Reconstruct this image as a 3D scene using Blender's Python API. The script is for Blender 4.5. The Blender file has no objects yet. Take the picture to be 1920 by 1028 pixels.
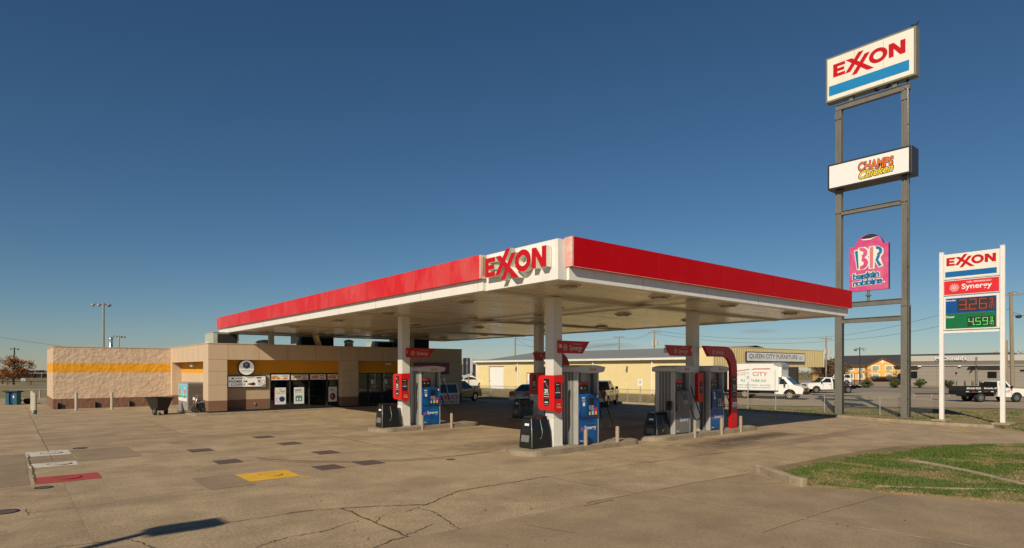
import bpy, math, random
from mathutils import Vector, Matrix
R = math.radians
random.seed(7)
S = bpy.context.scene
COL = S.collection
# ---------------------------------------------------------------- camera, sky, sun, exposure
# site frame: X runs along the pump islands (a), Y runs from the canopy towards the shop (b)
CAMP = (-10.718, -11.105, 2.6)
cd = bpy.data.cameras.new('camera'); cam = bpy.data.objects.new('camera', cd); COL.objects.link(cam)
cam.location = CAMP; cam.rotation_euler = (R(90), 0, R(-39.66))
cd.sensor_width = 36; cd.lens = 36 * 1144 / 1920; cd.shift_y = 178 / 1920; cd.clip_end = 6000
S.camera = cam
SUN_EL = 34.5; SUN_DIR = Vector((-.9, -.436))          # towards the sun, on the ground
w = bpy.data.worlds.new('World'); S.world = w; w.use_nodes = True
nt = w.node_tree; nt.nodes.clear()
sky = nt.nodes.new('ShaderNodeTexSky'); sky.sky_type = 'NISHITA'; sky.sun_disc = False
sky.sun_elevation = R(SUN_EL); sky.sun_rotation = math.atan2(SUN_DIR.x, SUN_DIR.y)
sky.air_density = 1.0; sky.dust_density = 0.0; sky.ozone_density = 6.0; sky.altitude = 0
bg = nt.nodes.new('ShaderNodeBackground'); bg.inputs[1].default_value = 0.055
out = nt.nodes.new('ShaderNodeOutputWorld')
# thin wisps of low cloud
tc = nt.nodes.new('ShaderNodeTexCoord'); mp = nt.nodes.new('ShaderNodeMapping'); mp.inputs['Scale'].default_value = (3.2, 3.2, 26)
ns = nt.nodes.new('ShaderNodeTexNoise'); ns.inputs['Scale'].default_value = 1.7; ns.inputs['Detail'].default_value = 5
rp = nt.nodes.new('ShaderNodeValToRGB'); rp.color_ramp.elements[0].position = .6; rp.color_ramp.elements[1].position = .78
sp = nt.nodes.new('ShaderNodeSeparateXYZ'); mr = nt.nodes.new('ShaderNodeMapRange')
mr.inputs[1].default_value = .02; mr.inputs[2].default_value = .16; mr.inputs[3].default_value = .75; mr.inputs[4].default_value = 0
mm = nt.nodes.new('ShaderNodeMath'); mm.operation = 'MULTIPLY'
mx = nt.nodes.new('ShaderNodeMix'); mx.data_type = 'RGBA'; mx.inputs[7].default_value = (3.6, 3.3, 3.4, 1)
hs = nt.nodes.new('ShaderNodeHueSaturation'); hs.inputs['Saturation'].default_value = 1.09; hs.inputs['Hue'].default_value = .495
L = nt.links.new
L(tc.outputs['Generated'], mp.inputs[0]); L(mp.outputs[0], ns.inputs[0]); L(ns.outputs[0], rp.inputs[0])
L(tc.outputs['Generated'], sp.inputs[0]); L(sp.outputs[2], mr.inputs[0]); L(rp.outputs[0], mm.inputs[0]); L(mr.outputs[0], mm.inputs[1])
L(sky.outputs[0], hs.inputs['Color']); L(hs.outputs[0], mx.inputs[6]); L(mm.outputs[0], mx.inputs[0]); L(mx.outputs[2], bg.inputs[0]); L(bg.outputs[0], out.inputs[0])
sd = bpy.data.lights.new('sun', 'SUN'); sd.energy = 4.7; sd.angle = R(.5); sd.color = (1, .86, .645)
so = bpy.data.objects.new('sun', sd); COL.objects.link(so)
sv = Vector((SUN_DIR.x * math.cos(R(SUN_EL)), SUN_DIR.y * math.cos(R(SUN_EL)), math.sin(R(SUN_EL))))
so.rotation_euler = sv.to_track_quat('Z', 'Y').to_euler()
S.view_settings.view_transform = 'Standard'; S.view_settings.look = 'None'; S.view_settings.exposure = 0.0; S.view_settings.gamma = 1
S.cycles.max_bounces = 6; S.cycles.use_denoising = True

# ---------------------------------------------------------------- calibration: photo pixel -> ground point
F, U0, V0, H = 1144., 960., 692., 2.6
TH = R(50.34); ER = (math.sin(TH), math.cos(TH)); EL = (-math.cos(TH), math.sin(TH))
def CS(x, d):                       # camera-aligned ground coordinates -> site frame
    x -= 1.164; d -= 15.39
    return (x * ER[0] + d * ER[1], x * EL[0] + d * EL[1])
def G(u, v, z=0.):
    d = (H - z) * F / (v - V0); return CS((u - U0) / F * d, d)
def AT(u, d): return CS((u - U0) / F * d, d)
VIEWYAW = R(-39.66)                 # yaw whose +x is camera-right

# ---------------------------------------------------------------- materials
def nodes_of(name):
    m = bpy.data.materials.new(name); m.use_nodes = True
    return m, m.node_tree, m.node_tree.nodes['Principled BSDF']
MATS = {}
def mat(name, col, rough=.6, metal=0, var=.12, scale=3., bump=0., bscale=30., spec=.5, emit=None, coat=0., stretch=None, detail=4):
    if name in MATS: return MATS[name]
    m, t, b = nodes_of(name)
    b.inputs['Roughness'].default_value = rough; b.inputs['Metallic'].default_value = metal
    b.inputs['Specular IOR Level'].default_value = spec
    b.inputs['Coat Weight'].default_value = coat
    if emit:
        b.inputs['Emission Color'].default_value = (*col, 1); b.inputs['Emission Strength'].default_value = emit
    g = t.nodes.new('ShaderNodeNewGeometry'); src = g.outputs['Position']
    if stretch:
        q = t.nodes.new('ShaderNodeMapping'); q.inputs['Scale'].default_value = stretch; t.links.new(src, q.inputs[0]); src = q.outputs[0]
    if var > 0:
        n = t.nodes.new('ShaderNodeTexNoise'); n.inputs['Scale'].default_value = scale; n.inputs['Detail'].default_value = detail; n.inputs['Roughness'].default_value = .65
        t.links.new(src, n.inputs[0])
        r = t.nodes.new('ShaderNodeMapRange'); r.inputs[1].default_value = .3; r.inputs[2].default_value = .7
        r.inputs[3].default_value = 1 - var; r.inputs[4].default_value = 1 + var
        t.links.new(n.outputs[0], r.inputs[0])
        x = t.nodes.new('ShaderNodeMix'); x.data_type = 'RGBA'; x.blend_type = 'MULTIPLY'; x.inputs[0].default_value = 1
        x.inputs[6].default_value = (*col, 1); t.links.new(r.outputs[0], x.inputs[7]); t.links.new(x.outputs[2], b.inputs['Base Color'])
        rr = t.nodes.new('ShaderNodeMapRange'); rr.inputs[3].default_value = max(rough - .08, .02); rr.inputs[4].default_value = min(rough + .1, 1)
        t.links.new(n.outputs[0], rr.inputs[0]); t.links.new(rr.outputs[0], b.inputs['Roughness'])
    else: b.inputs['Base Color'].default_value = (*col, 1)
    if bump > 0:
        n2 = t.nodes.new('ShaderNodeTexNoise'); n2.inputs['Scale'].default_value = bscale; n2.inputs['Detail'].default_value = 3
        t.links.new(src, n2.inputs[0]); bp = t.nodes.new('ShaderNodeBump'); bp.inputs['Strength'].default_value = 1; bp.inputs['Distance'].default_value = bump
        t.links.new(n2.outputs[0], bp.inputs['Height']); t.links.new(bp.outputs[0], b.inputs['Normal'])
    MATS[name] = m; return m
def mixmat(name, c1, c2, scale, lo=.4, hi=.6, rough=.9, bump=0., bscale=20., fine=.15, fscale=60., stretch=None, stains=(), extra=None):
    """two tones broken up by noise, fine grain on top, optional round stains (x, y, rx, ry, colour, strength)"""
    m, t, b = nodes_of(name); ln = t.links.new
    b.inputs['Roughness'].default_value = rough
    g = t.nodes.new('ShaderNodeNewGeometry'); src = g.outputs['Position']
    s2 = src
    if stretch:
        q = t.nodes.new('ShaderNodeMapping'); q.inputs['Scale'].default_value = stretch; ln(src, q.inputs[0]); s2 = q.outputs[0]
    n = t.nodes.new('ShaderNodeTexNoise'); n.inputs['Scale'].default_value = scale; n.inputs['Detail'].default_value = 10; n.inputs['Roughness'].default_value = .68; ln(s2, n.inputs[0])
    r = t.nodes.new('ShaderNodeMapRange'); r.inputs[1].default_value = lo; r.inputs[2].default_value = hi; ln(n.outputs[0], r.inputs[0])
    x = t.nodes.new('ShaderNodeMix'); x.data_type = 'RGBA'; x.inputs[6].default_value = (*c1, 1); x.inputs[7].default_value = (*c2, 1); ln(r.outputs[0], x.inputs[0])
    colr = x.outputs[2]
    if extra:
        c3, sc3, lo3, hi3, st3 = extra
        q = t.nodes.new('ShaderNodeMapping'); q.inputs['Scale'].default_value = st3; ln(src, q.inputs[0])
        n3 = t.nodes.new('ShaderNodeTexNoise'); n3.inputs['Scale'].default_value = sc3; n3.inputs['Detail'].default_value = 6; ln(q.outputs[0], n3.inputs[0])
        r3 = t.nodes.new('ShaderNodeMapRange'); r3.inputs[1].default_value = lo3; r3.inputs[2].default_value = hi3; ln(n3.outputs[0], r3.inputs[0])
        x3 = t.nodes.new('ShaderNodeMix'); x3.data_type = 'RGBA'; x3.inputs[7].default_value = (*c3, 1); ln(colr, x3.inputs[6]); ln(r3.outputs[0], x3.inputs[0]); colr = x3.outputs[2]
    for (sx, sy, rx, ry, sc, st) in stains:
        q = t.nodes.new('ShaderNodeMapping'); q.inputs['Location'].default_value = (-sx / rx, -sy / ry, 0); q.inputs['Scale'].default_value = (1 / rx, 1 / ry, 0); ln(src, q.inputs[0])
        le = t.nodes.new('ShaderNodeVectorMath'); le.operation = 'LENGTH'; ln(q.outputs[0], le.inputs[0])
        nn = t.nodes.new('ShaderNodeTexNoise'); nn.inputs['Scale'].default_value = 2.6; nn.inputs['Detail'].default_value = 6; nn.inputs['Roughness'].default_value = .7; ln(src, nn.inputs[0])
        ad = t.nodes.new('ShaderNodeMath'); ad.operation = 'MULTIPLY_ADD'; ad.inputs[1].default_value = 1.6; ln(nn.outputs[0], ad.inputs[0]); ln(le.outputs['Value'], ad.inputs[2])
        r2 = t.nodes.new('ShaderNodeMapRange'); r2.inputs[1].default_value = 1.9; r2.inputs[2].default_value = 1.1; r2.inputs[3].default_value = 0; r2.inputs[4].default_value = st; ln(ad.outputs[0], r2.inputs[0])
        x2 = t.nodes.new('ShaderNodeMix'); x2.data_type = 'RGBA'; x2.inputs[7].default_value = (*sc, 1); ln(colr, x2.inputs[6]); ln(r2.outputs[0], x2.inputs[0]); colr = x2.outputs[2]
    f = t.nodes.new('ShaderNodeTexNoise'); f.inputs['Scale'].default_value = fscale; f.inputs['Detail'].default_value = 2; ln(src, f.inputs[0])
    fr = t.nodes.new('ShaderNodeMapRange'); fr.inputs[1].default_value = .3; fr.inputs[2].default_value = .7; fr.inputs[3].default_value = 1 - fine; fr.inputs[4].default_value = 1 + fine; ln(f.outputs[0], fr.inputs[0])
    y = t.nodes.new('ShaderNodeMix'); y.data_type = 'RGBA'; y.blend_type = 'MULTIPLY'; y.inputs[0].default_value = 1; ln(colr, y.inputs[6]); ln(fr.outputs[0], y.inputs[7]); ln(y.outputs[2], b.inputs['Base Color'])
    if bump:
        n2 = t.nodes.new('ShaderNodeTexNoise'); n2.inputs['Scale'].default_value = bscale; n2.inputs['Detail'].default_value = 4; ln(src, n2.inputs[0])
        bp = t.nodes.new('ShaderNodeBump'); bp.inputs['Distance'].default_value = bump; ln(n2.outputs[0], bp.inputs['Height']); ln(bp.outputs[0], b.inputs['Normal'])
    if name == 'deep_red_fascia': b.inputs['Specular IOR Level'].default_value = .15
    MATS[name] = m; return m
def leafmat(name, c1, c2, c3):
    m, t, b = nodes_of(name); b.inputs['Roughness'].default_value = .8; ln = t.links.new
    g = t.nodes.new('ShaderNodeNewGeometry'); n = t.nodes.new('ShaderNodeValToRGB')
    e = n.color_ramp.elements; e[0].color = (*c1, 1); e[1].color = (*c3, 1); k = e.new(.5); k.color = (*c2, 1)
    ln(g.outputs['Random Per Island'], n.inputs[0]); ln(n.outputs[0], b.inputs['Base Color']); MATS[name] = m; return m
def glassmat(name, tint, rough=.03, alpha=.35):
    m, t, b = nodes_of(name); ln = t.links.new
    t.nodes.remove(b); o = t.nodes['Material Output']
    gl = t.nodes.new('ShaderNodeBsdfGlossy'); gl.inputs['Roughness'].default_value = rough; gl.inputs['Color'].default_value = (.9, .95, 1, 1)
    tr = t.nodes.new('ShaderNodeBsdfTransparent'); tr.inputs[0].default_value = (*tint, 1)
    fr = t.nodes.new('ShaderNodeFresnel'); fr.inputs[0].default_value = 1.5
    ml = t.nodes.new('ShaderNodeMath'); ml.operation = 'MULTIPLY_ADD'; ml.inputs[1].default_value = 1; ml.inputs[2].default_value = .03; ln(fr.outputs[0], ml.inputs[0])
    mi = t.nodes.new('ShaderNodeMixShader'); ln(ml.outputs[0], mi.inputs[0]); ln(tr.outputs[0], mi.inputs[1]); ln(gl.outputs[0], mi.inputs[2]); ln(mi.outputs[0], o.inputs[0])
    MATS[name] = m; return m

WHITE = mixmat('white_enamel', (.77, .76, .72), (.64, .60, .53), 1.3, .52, .85, rough=.35, fine=.03, fscale=15, stretch=(2.4, 2.4, .5))
COLW = mat('column_paint', (.62, .61, .57), .4, var=.06, scale=1.5)
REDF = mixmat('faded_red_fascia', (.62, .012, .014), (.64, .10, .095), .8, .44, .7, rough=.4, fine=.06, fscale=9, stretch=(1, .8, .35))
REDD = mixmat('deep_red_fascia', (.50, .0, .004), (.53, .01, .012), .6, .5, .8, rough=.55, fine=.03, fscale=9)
PINK = mixmat('faded_end_cap', (.68, .33, .29), (.75, .55, .48), 2.5, rough=.5, fine=.08, fscale=12)
RED = mat('signal_red', (.52, .004, .008), .35, var=.05)
RED2 = mat('pump_red', (.62, .004, .004), .3, var=.05, coat=.3)
DRED = mat('dark_red', (.28, .004, .008), .4, var=.05)
CREAM = mixmat('sign_cream', (.80, .78, .69), (.74, .70, .58), .8, .5, .8, rough=.35, fine=.02, stretch=(1, 1, .3))
SIGNW = mat('sign_white', (.8, .8, .78), .4, var=.02)
SBLUE = mat('sign_blue', (.008, .13, .38), .35, var=.03)
STEEL = mixmat('tower_steel', (.165, .16, .138), (.12, .105, .085), 1.6, .45, .75, rough=.5, fine=.08, fscale=12, stretch=(1.5, 1.5, .35))
DSTEEL = mat('dark_bronze', (.035, .03, .028), .4, var=.1)
BLACK = mat('black_plastic', (.012, .012, .012), .28, var=.15, scale=8)
BLACKM = mat('matt_black', (.012, .012, .012), .6, var=.2, scale=8)
RUBBER = mat('rubber', (.014, .014, .014), .8, var=.2)
CHROME = mat('chrome', (.6, .6, .58), .34, metal=1, var=.05)
GREYM = mat('grey_metal', (.42, .42, .4), .35, metal=.4, var=.1, scale=5)
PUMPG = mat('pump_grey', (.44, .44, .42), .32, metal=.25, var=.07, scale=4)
PUMPD = mat('pump_dark_grey', (.16, .16, .155), .45, var=.08)  # plain darker grey for recessed panels, hubs, awnings and lettering
BONNET = mat('pump_bonnet', (.55, .53, .5), .35, var=.05)
PBLUE = mixmat('pump_blue', (.004, .055, .24), (.004, .11, .34), 2.2, rough=.28, fine=.03)
PBLUED = mat('pump_blue_dark', (.006, .045, .16), .3, var=.08)
PGREY = mat('pump_bronze', (.16, .13, .11), .4, var=.1)
YEL = mat('label_yellow', (.8, .58, .03), .4, var=.03)
LRED = mat('label_red', (.7, .02, .03), .4, var=.03)
LBLUE = mat('label_light_blue', (.02, .35, .6), .4, var=.03)
LGREEN = mat('label_green', (.05, .4, .08), .4, var=.03)
STUCCO = mixmat('stucco_beige', (.565, .43, .30), (.47, .35, .24), 1.1, .5, .85, rough=.85, bump=.004, bscale=60, fine=.04, fscale=20, stretch=(2.2, 2.2, .3))
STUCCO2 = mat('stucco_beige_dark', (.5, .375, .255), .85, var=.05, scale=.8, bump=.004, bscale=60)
WAIN = mat('wainscot_brown', (.21, .115, .075), .85, var=.08, scale=2, bump=.004, bscale=60)
GOLD = mat('gold_band', (.72, .32, .012), .75, var=.04, scale=1, bump=.003, bscale=60)
JOINT = mat('panel_joint', (.2, .15, .1), .9, var=.1)
def splitface(name, c):
    m, t, b = nodes_of(name); b.inputs['Roughness'].default_value = .95; ln = t.links.new
    g = t.nodes.new('ShaderNodeNewGeometry')
    n = t.nodes.new('ShaderNodeTexNoise'); n.inputs['Scale'].default_value = 3.2; n.inputs['Detail'].default_value = 9; n.inputs['Roughness'].default_value = .6; ln(g.outputs['Position'], n.inputs[0])
    v = t.nodes.new('ShaderNodeTexVoronoi'); v.inputs['Scale'].default_value = 4.5; ln(g.outputs['Position'], v.inputs[0])
    a = t.nodes.new('ShaderNodeMath'); a.operation = 'MULTIPLY_ADD'; a.inputs[1].default_value = .35; ln(v.outputs[0], a.inputs[0]); ln(n.outputs[0], a.inputs[2])
    bp = t.nodes.new('ShaderNodeBump'); bp.inputs['Distance'].default_value = .075; bp.inputs['Strength'].default_value = .75; ln(a.outputs[0], bp.inputs['Height']); ln(bp.outputs[0], b.inputs['Normal'])
    r = t.nodes.new('ShaderNodeMapRange'); r.inputs[1].default_value = .3; r.inputs[2].default_value = .7; r.inputs[3].default_value = .85; r.inputs[4].default_value = 1.12; ln(n.outputs[0], r.inputs[0])
    x = t.nodes.new('ShaderNodeMix'); x.data_type = 'RGBA'; x.blend_type = 'MULTIPLY'; x.inputs[0].default_value = 1; x.inputs[6].default_value = (*c, 1); ln(r.outputs[0], x.inputs[7]); ln(x.outputs[2], b.inputs['Base Color'])
    MATS[name] = m; return m
SFB = splitface('split_face_beige', (.60, .455, .33)); SFG = splitface('split_face_gold', (.76, .36, .02)); SFW = splitface('split_face_brown', (.2, .105, .07))
YMETAL = mat('yellow_metal_wall', (.74, .61, .33), .55, var=.04, scale=1)
YMETAL2 = mat('yellow_rib', (.56, .45, .22), .55, var=.04)
ROOFG = mat('grey_metal_roof', (.25, .245, .21), .45, var=.12, scale=1)
SHINGLE = mat('dark_shingle', (.045, .042, .045), .9, var=.25, scale=6)
ORANGE = mat('orange_stucco', (.78, .46, .15), .9, var=.05)
BRICKR = mat('brown_brick', (.2, .09, .06), .9, var=.2, scale=8)
MGREY = mat('taupe_block', (.27, .24, .21), .85, var=.05)
MGREY2 = mat('taupe_block_dark', (.165, .145, .125), .85, var=.05)
MLIGHT = mat('pale_panel', (.46, .45, .42), .6, var=.04)
DARKG = mat('dark_window', (.012, .014, .016), .08, var=.1, spec=.6)
AUTOG = mat('car_glass', (.015, .02, .024), .05, var=.05, spec=.8)
BLUEG = mat('tinted_glass', (.03, .06, .085), .05, var=.05, spec=.8)
CARW = mat('white_car_paint', (.76, .76, .74), .22, var=.02, coat=.6)
CARS = mat('silver_car_paint', (.5, .5, .47), .28, metal=.5, var=.04, coat=.6)
CARTAN = mat('champagne_car_paint', (.3, .26, .2), .28, metal=.4, var=.04, coat=.6)
CARD = mat('dark_car_paint', (.02, .025, .035), .2, var=.05, coat=.8)
BLUEW = mat('weathered_blue_sign', (.6, .6, .58), .4, var=.03)
WOODP = mixmat('utility_wood', (.22, .17, .12), (.32, .26, .19), 4, rough=.9, fine=.1, stretch=(4, 4, .3))
PIPEW = mat('galvanised', (.5, .5, .46), .4, metal=.5, var=.1)
GREENHV = mat('hvac_sage', (.42, .45, .37), .6, var=.08)
HVDARK = mat('hvac_coil', (.02, .018, .016), .7, var=.2, scale=20)
BOLL = mat('bollard_tan', (.34, .27, .2), .7, var=.12, scale=9)
BOLLG = mat('bollard_grey', (.42, .39, .32), .7, var=.12, scale=9)
GLASS = glassmat('shop_glass', (.55, .6, .6))
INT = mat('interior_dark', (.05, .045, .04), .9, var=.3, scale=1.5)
MAGENTA = mat('magenta_sign', (.3, .01, .12), .4, var=.03)
BRPINK = mixmat('sun_faded_pink', (.6, .06, .22), (.66, .17, .29), 1.4, .45, .7, rough=.45, fine=.02)
BRBLUE = mat('teal_blue', (.012, .17, .38), .4, var=.06)
BRNAVY = mat('navy_side', (.02, .035, .18), .4, var=.05)
PROSE = mat('faded_rose', (.66, .2, .26), .4, var=.05)
TEAL = mat('teal_paint', (.012, .09, .11), .5, var=.15)
LEDR = mat('led_red', (.6, .05, .04), .5, var=0, emit=.25)
LEDG = mat('led_green', (.06, 1, .1), .5, var=0, emit=.9)
PANELK = mat('led_black', (.03, .025, .025), .5, var=.1)
GREENP = mat('price_green', (.003, .15, .05), .4, var=.04)
BLUEP = mat('price_blue', (.004, .075, .3), .35, var=.04)
ORG = mat('lettering_orange', (.75, .16, .03), .4, var=.05)
FOOD = mixmat('fried_food_print', (.55, .2, .04), (.75, .45, .15), 14, rough=.4, fine=.2)
COFF = mat('coffee_brown', (.12, .03, .015), .5, var=.2, scale=20)
PGRN = mat('poster_teal', (.02, .25, .22), .4, var=.3, scale=6)
PNAVY = mat('poster_navy', (.01, .04, .2), .4, var=.05)
SKYP = mixmat('printed_sky', (.1, .5, .75), (.3, .7, .85), 3, rough=.25, fine=.03)
AMBER = mat('amber_lens', (.9, .32, .02), .2, var=0)
TAIL = mat('red_lens', (.6, .01, .01), .15, var=0)
ASPH = mixmat('lot_asphalt', (.27, .215, .15), (.34, .275, .19), .25, rough=.92, fine=.1, stretch=(1, .6, 1))
ROAD = mixmat('highway_asphalt', (.2, .175, .15), (.25, .22, .185), .15, rough=.9, fine=.06, stretch=(1, .15, 1))
OIL = (.07, .05, .032); DK = (.17, .12, .08)
CONC = mixmat('old_concrete', (.285, .214, .13), (.405, .306, .19), .8, .38, .62, rough=.88, bump=.008, bscale=40, fine=.24, fscale=20,
    extra=((.235, .178, .11), .5, .52, .78, (.5, 1.2, 1)),
    stains=((.25, 2.0, .75, .5, DK, .75), (-1.0, 3.0, 2.0, 4.5, (.39, .30, .2), .5), (10.8, .9, 5.5, .8, OIL, .9), (8.5, .1, 2.6, .6, OIL, .6), (4.0, 5.3, 4.5, 1.2, OIL, .6), (3.5, 14.2, 4, 1.3, OIL, .5),
            (12, 8, 5, 4, OIL, .45), (1.0, 24, 4.5, 1.2, OIL, .6), (-2.6, 19.5, 3.5, 2.2, (.21, .15, .1), .5), (3.2, 10.2, 3.4, .9, OIL, .35), (-1.5, -1.6, 1.6, .9, DK, .4), (13.5, -.6, 6, .5, DK, .5)))
DRIVE = mixmat('driveway_concrete', (.255, .19, .114), (.33, .248, .152), .9, .38, .62, rough=.85, bump=.004, bscale=50, fine=.15, fscale=20, extra=((.2, .145, .1), .4, .5, .8, (1, 1, 1)),
    stains=((-1.6, -5.4, 1.0, .5, DK, .4),))
CURB = mixmat('kerb_concrete', (.27, .215, .145), (.37, .3, .21), 3, rough=.9, bump=.005, bscale=40, fine=.1)
ISLC = mixmat('island_concrete', (.235, .19, .135), (.31, .255, .185), 2.5, rough=.85, bump=.004, bscale=40, fine=.08)
DIRT = mixmat('dormant_grass_soil', (.24, .18, .085), (.15, .135, .05), .35, .42, .62, rough=1, bump=.03, bscale=9, fine=.3, fscale=14)
GREEN = mixmat('verge_soil', (.23, .16, .085), (.16, .135, .055), .7, .42, .56, rough=1, bump=.03, bscale=14, fine=.35, fscale=30)
BLADE = leafmat('grass_blades', (.036, .085, .008), (.075, .138, .014), (.14, .14, .04))
BLADED = leafmat('dry_blades', (.34, .26, .12), (.26, .2, .08), (.14, .15, .04))
CRACK = mat('crack_fill', (.085, .062, .038), 1, var=.3, scale=6)
JLIGHT = mat('joint_sealant', (.45, .37, .26), .8, var=.2, scale=6)
PATCHC = mixmat('patch_concrete', (.225, .168, .108), (.275, .208, .135), 1, rough=.9, fine=.1, fscale=90)
WPAINT = mixmat('worn_white_paint', (.6, .58, .52), (.48, .44, .37), 3, rough=.8, fine=.06)
RPAINT = mixmat('worn_red_paint', (.42, .045, .045), (.33, .06, .05), 3, rough=.8, fine=.06)
YPAINT = mixmat('worn_yellow_paint', (.7, .42, .03), (.62, .36, .03), 3, rough=.8, fine=.06)
TANKC = mat('tank_cover_purple_grey', (.10, .07, .062), .75, var=.12, scale=6)
YLINE = mixmat('faded_yellow_line', (.36, .25, .11), (.5, .3, .08), 4, rough=.9, fine=.1)
def soffitmat():
    m, t, b = nodes_of('soffit_panels'); ln = t.links.new
    b.inputs['Metallic'].default_value = .25; b.inputs['Specular IOR Level'].default_value = .6
    g = t.nodes.new('ShaderNodeNewGeometry'); s = t.nodes.new('ShaderNodeSeparateXYZ'); ln(g.outputs['Position'], s.inputs[0])
    q = t.nodes.new('ShaderNodeMapping'); q.inputs['Scale'].default_value = (.16, 5.0, 1); ln(g.outputs['Position'], q.inputs[0])
    n = t.nodes.new('ShaderNodeTexNoise'); n.inputs['Scale'].default_value = 1; n.inputs['Detail'].default_value = 3; ln(q.outputs[0], n.inputs[0])
    c = t.nodes.new('ShaderNodeMix'); c.data_type = 'RGBA'; c.inputs[6].default_value = (.70, .63, .51, 1); c.inputs[7].default_value = (.78, .71, .59, 1); ln(n.outputs[0], c.inputs[0]); ln(c.outputs[2], b.inputs['Base Color'])
    r = t.nodes.new('ShaderNodeMapRange'); r.inputs[3].default_value = .16; r.inputs[4].default_value = .34; ln(n.outputs[0], r.inputs[0]); ln(r.outputs[0], b.inputs['Roughness'])
    a = t.nodes.new('ShaderNodeMath'); a.operation = 'FRACT'; k = t.nodes.new('ShaderNodeMath'); k.operation = 'MULTIPLY'; k.inputs[1].default_value = 1 / .41; ln(s.outputs[1], k.inputs[0]); ln(k.outputs[0], a.inputs[0])
    p = t.nodes.new('ShaderNodeMath'); p.operation = 'PINGPONG'; p.inputs[1].default_value = .5; ln(a.outputs[0], p.inputs[0])
    h = t.nodes.new('ShaderNodeMapRange'); h.inputs[1].default_value = 0; h.inputs[2].default_value = .07; ln(p.outputs[0], h.inputs[0])
    ad = t.nodes.new('ShaderNodeMath'); ad.operation = 'MULTIPLY_ADD'; ad.inputs[1].default_value = .15; ln(n.outputs[0], ad.inputs[0]); ln(h.outputs[0], ad.inputs[2])
    bp = t.nodes.new('ShaderNodeBump'); bp.inputs['Distance'].default_value = .012; ln(ad.outputs[0], bp.inputs['Height']); ln(bp.outputs[0], b.inputs['Normal'])
    MATS['soffit'] = m; return m
SOFFIT = soffitmat()

# ---------------------------------------------------------------- mesh builder
_tc = {}
def text_geo(s, bold=0., shear=0.):
    k = (s, bold, shear)
    if k in _tc: return _tc[k]
    c = bpy.data.curves.new('t', 'FONT'); c.body = s; c.offset = bold; c.shear = shear; c.resolution_u = 3; c.size = 1; c.fill_mode = 'FRONT'
    o = bpy.data.objects.new('t', c); me = bpy.data.meshes.new_from_object(o)
    vs = [(v.co.x, v.co.y) for v in me.vertices]; fs = [tuple(p.vertices) for p in me.polygons]
    bpy.data.objects.remove(o); bpy.data.curves.remove(c); bpy.data.meshes.remove(me)
    x0 = min(v[0] for v in vs); x1 = max(v[0] for v in vs); y0 = min(v[1] for v in vs); y1 = max(v[1] for v in vs)
    vs = [((x - x0) / (x1 - x0), (y - y0) / (y1 - y0)) for x, y in vs]
    _tc[k] = (vs, fs, (x1 - x0) / (y1 - y0)); return _tc[k]
class Fr:
    """a plane frame: origin, right, up (normal = right x up)"""
    def __init__(s, o, r, u=(0, 0, 1)):
        s.o = Vector(o); s.r = Vector(r).normalized(); s.u = Vector(u).normalized(); s.n = s.r.cross(s.u)
    def __call__(s, x, y, z=0.): return s.o + s.r * x + s.u * y + s.n * z
FA = lambda a, b, z: Fr((a, b, z), (0, -1, 0))      # face looking to -a (towards the sun)
FB = lambda a, b, z: Fr((a, b, z), (1, 0, 0))       # face looking to -b
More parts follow.
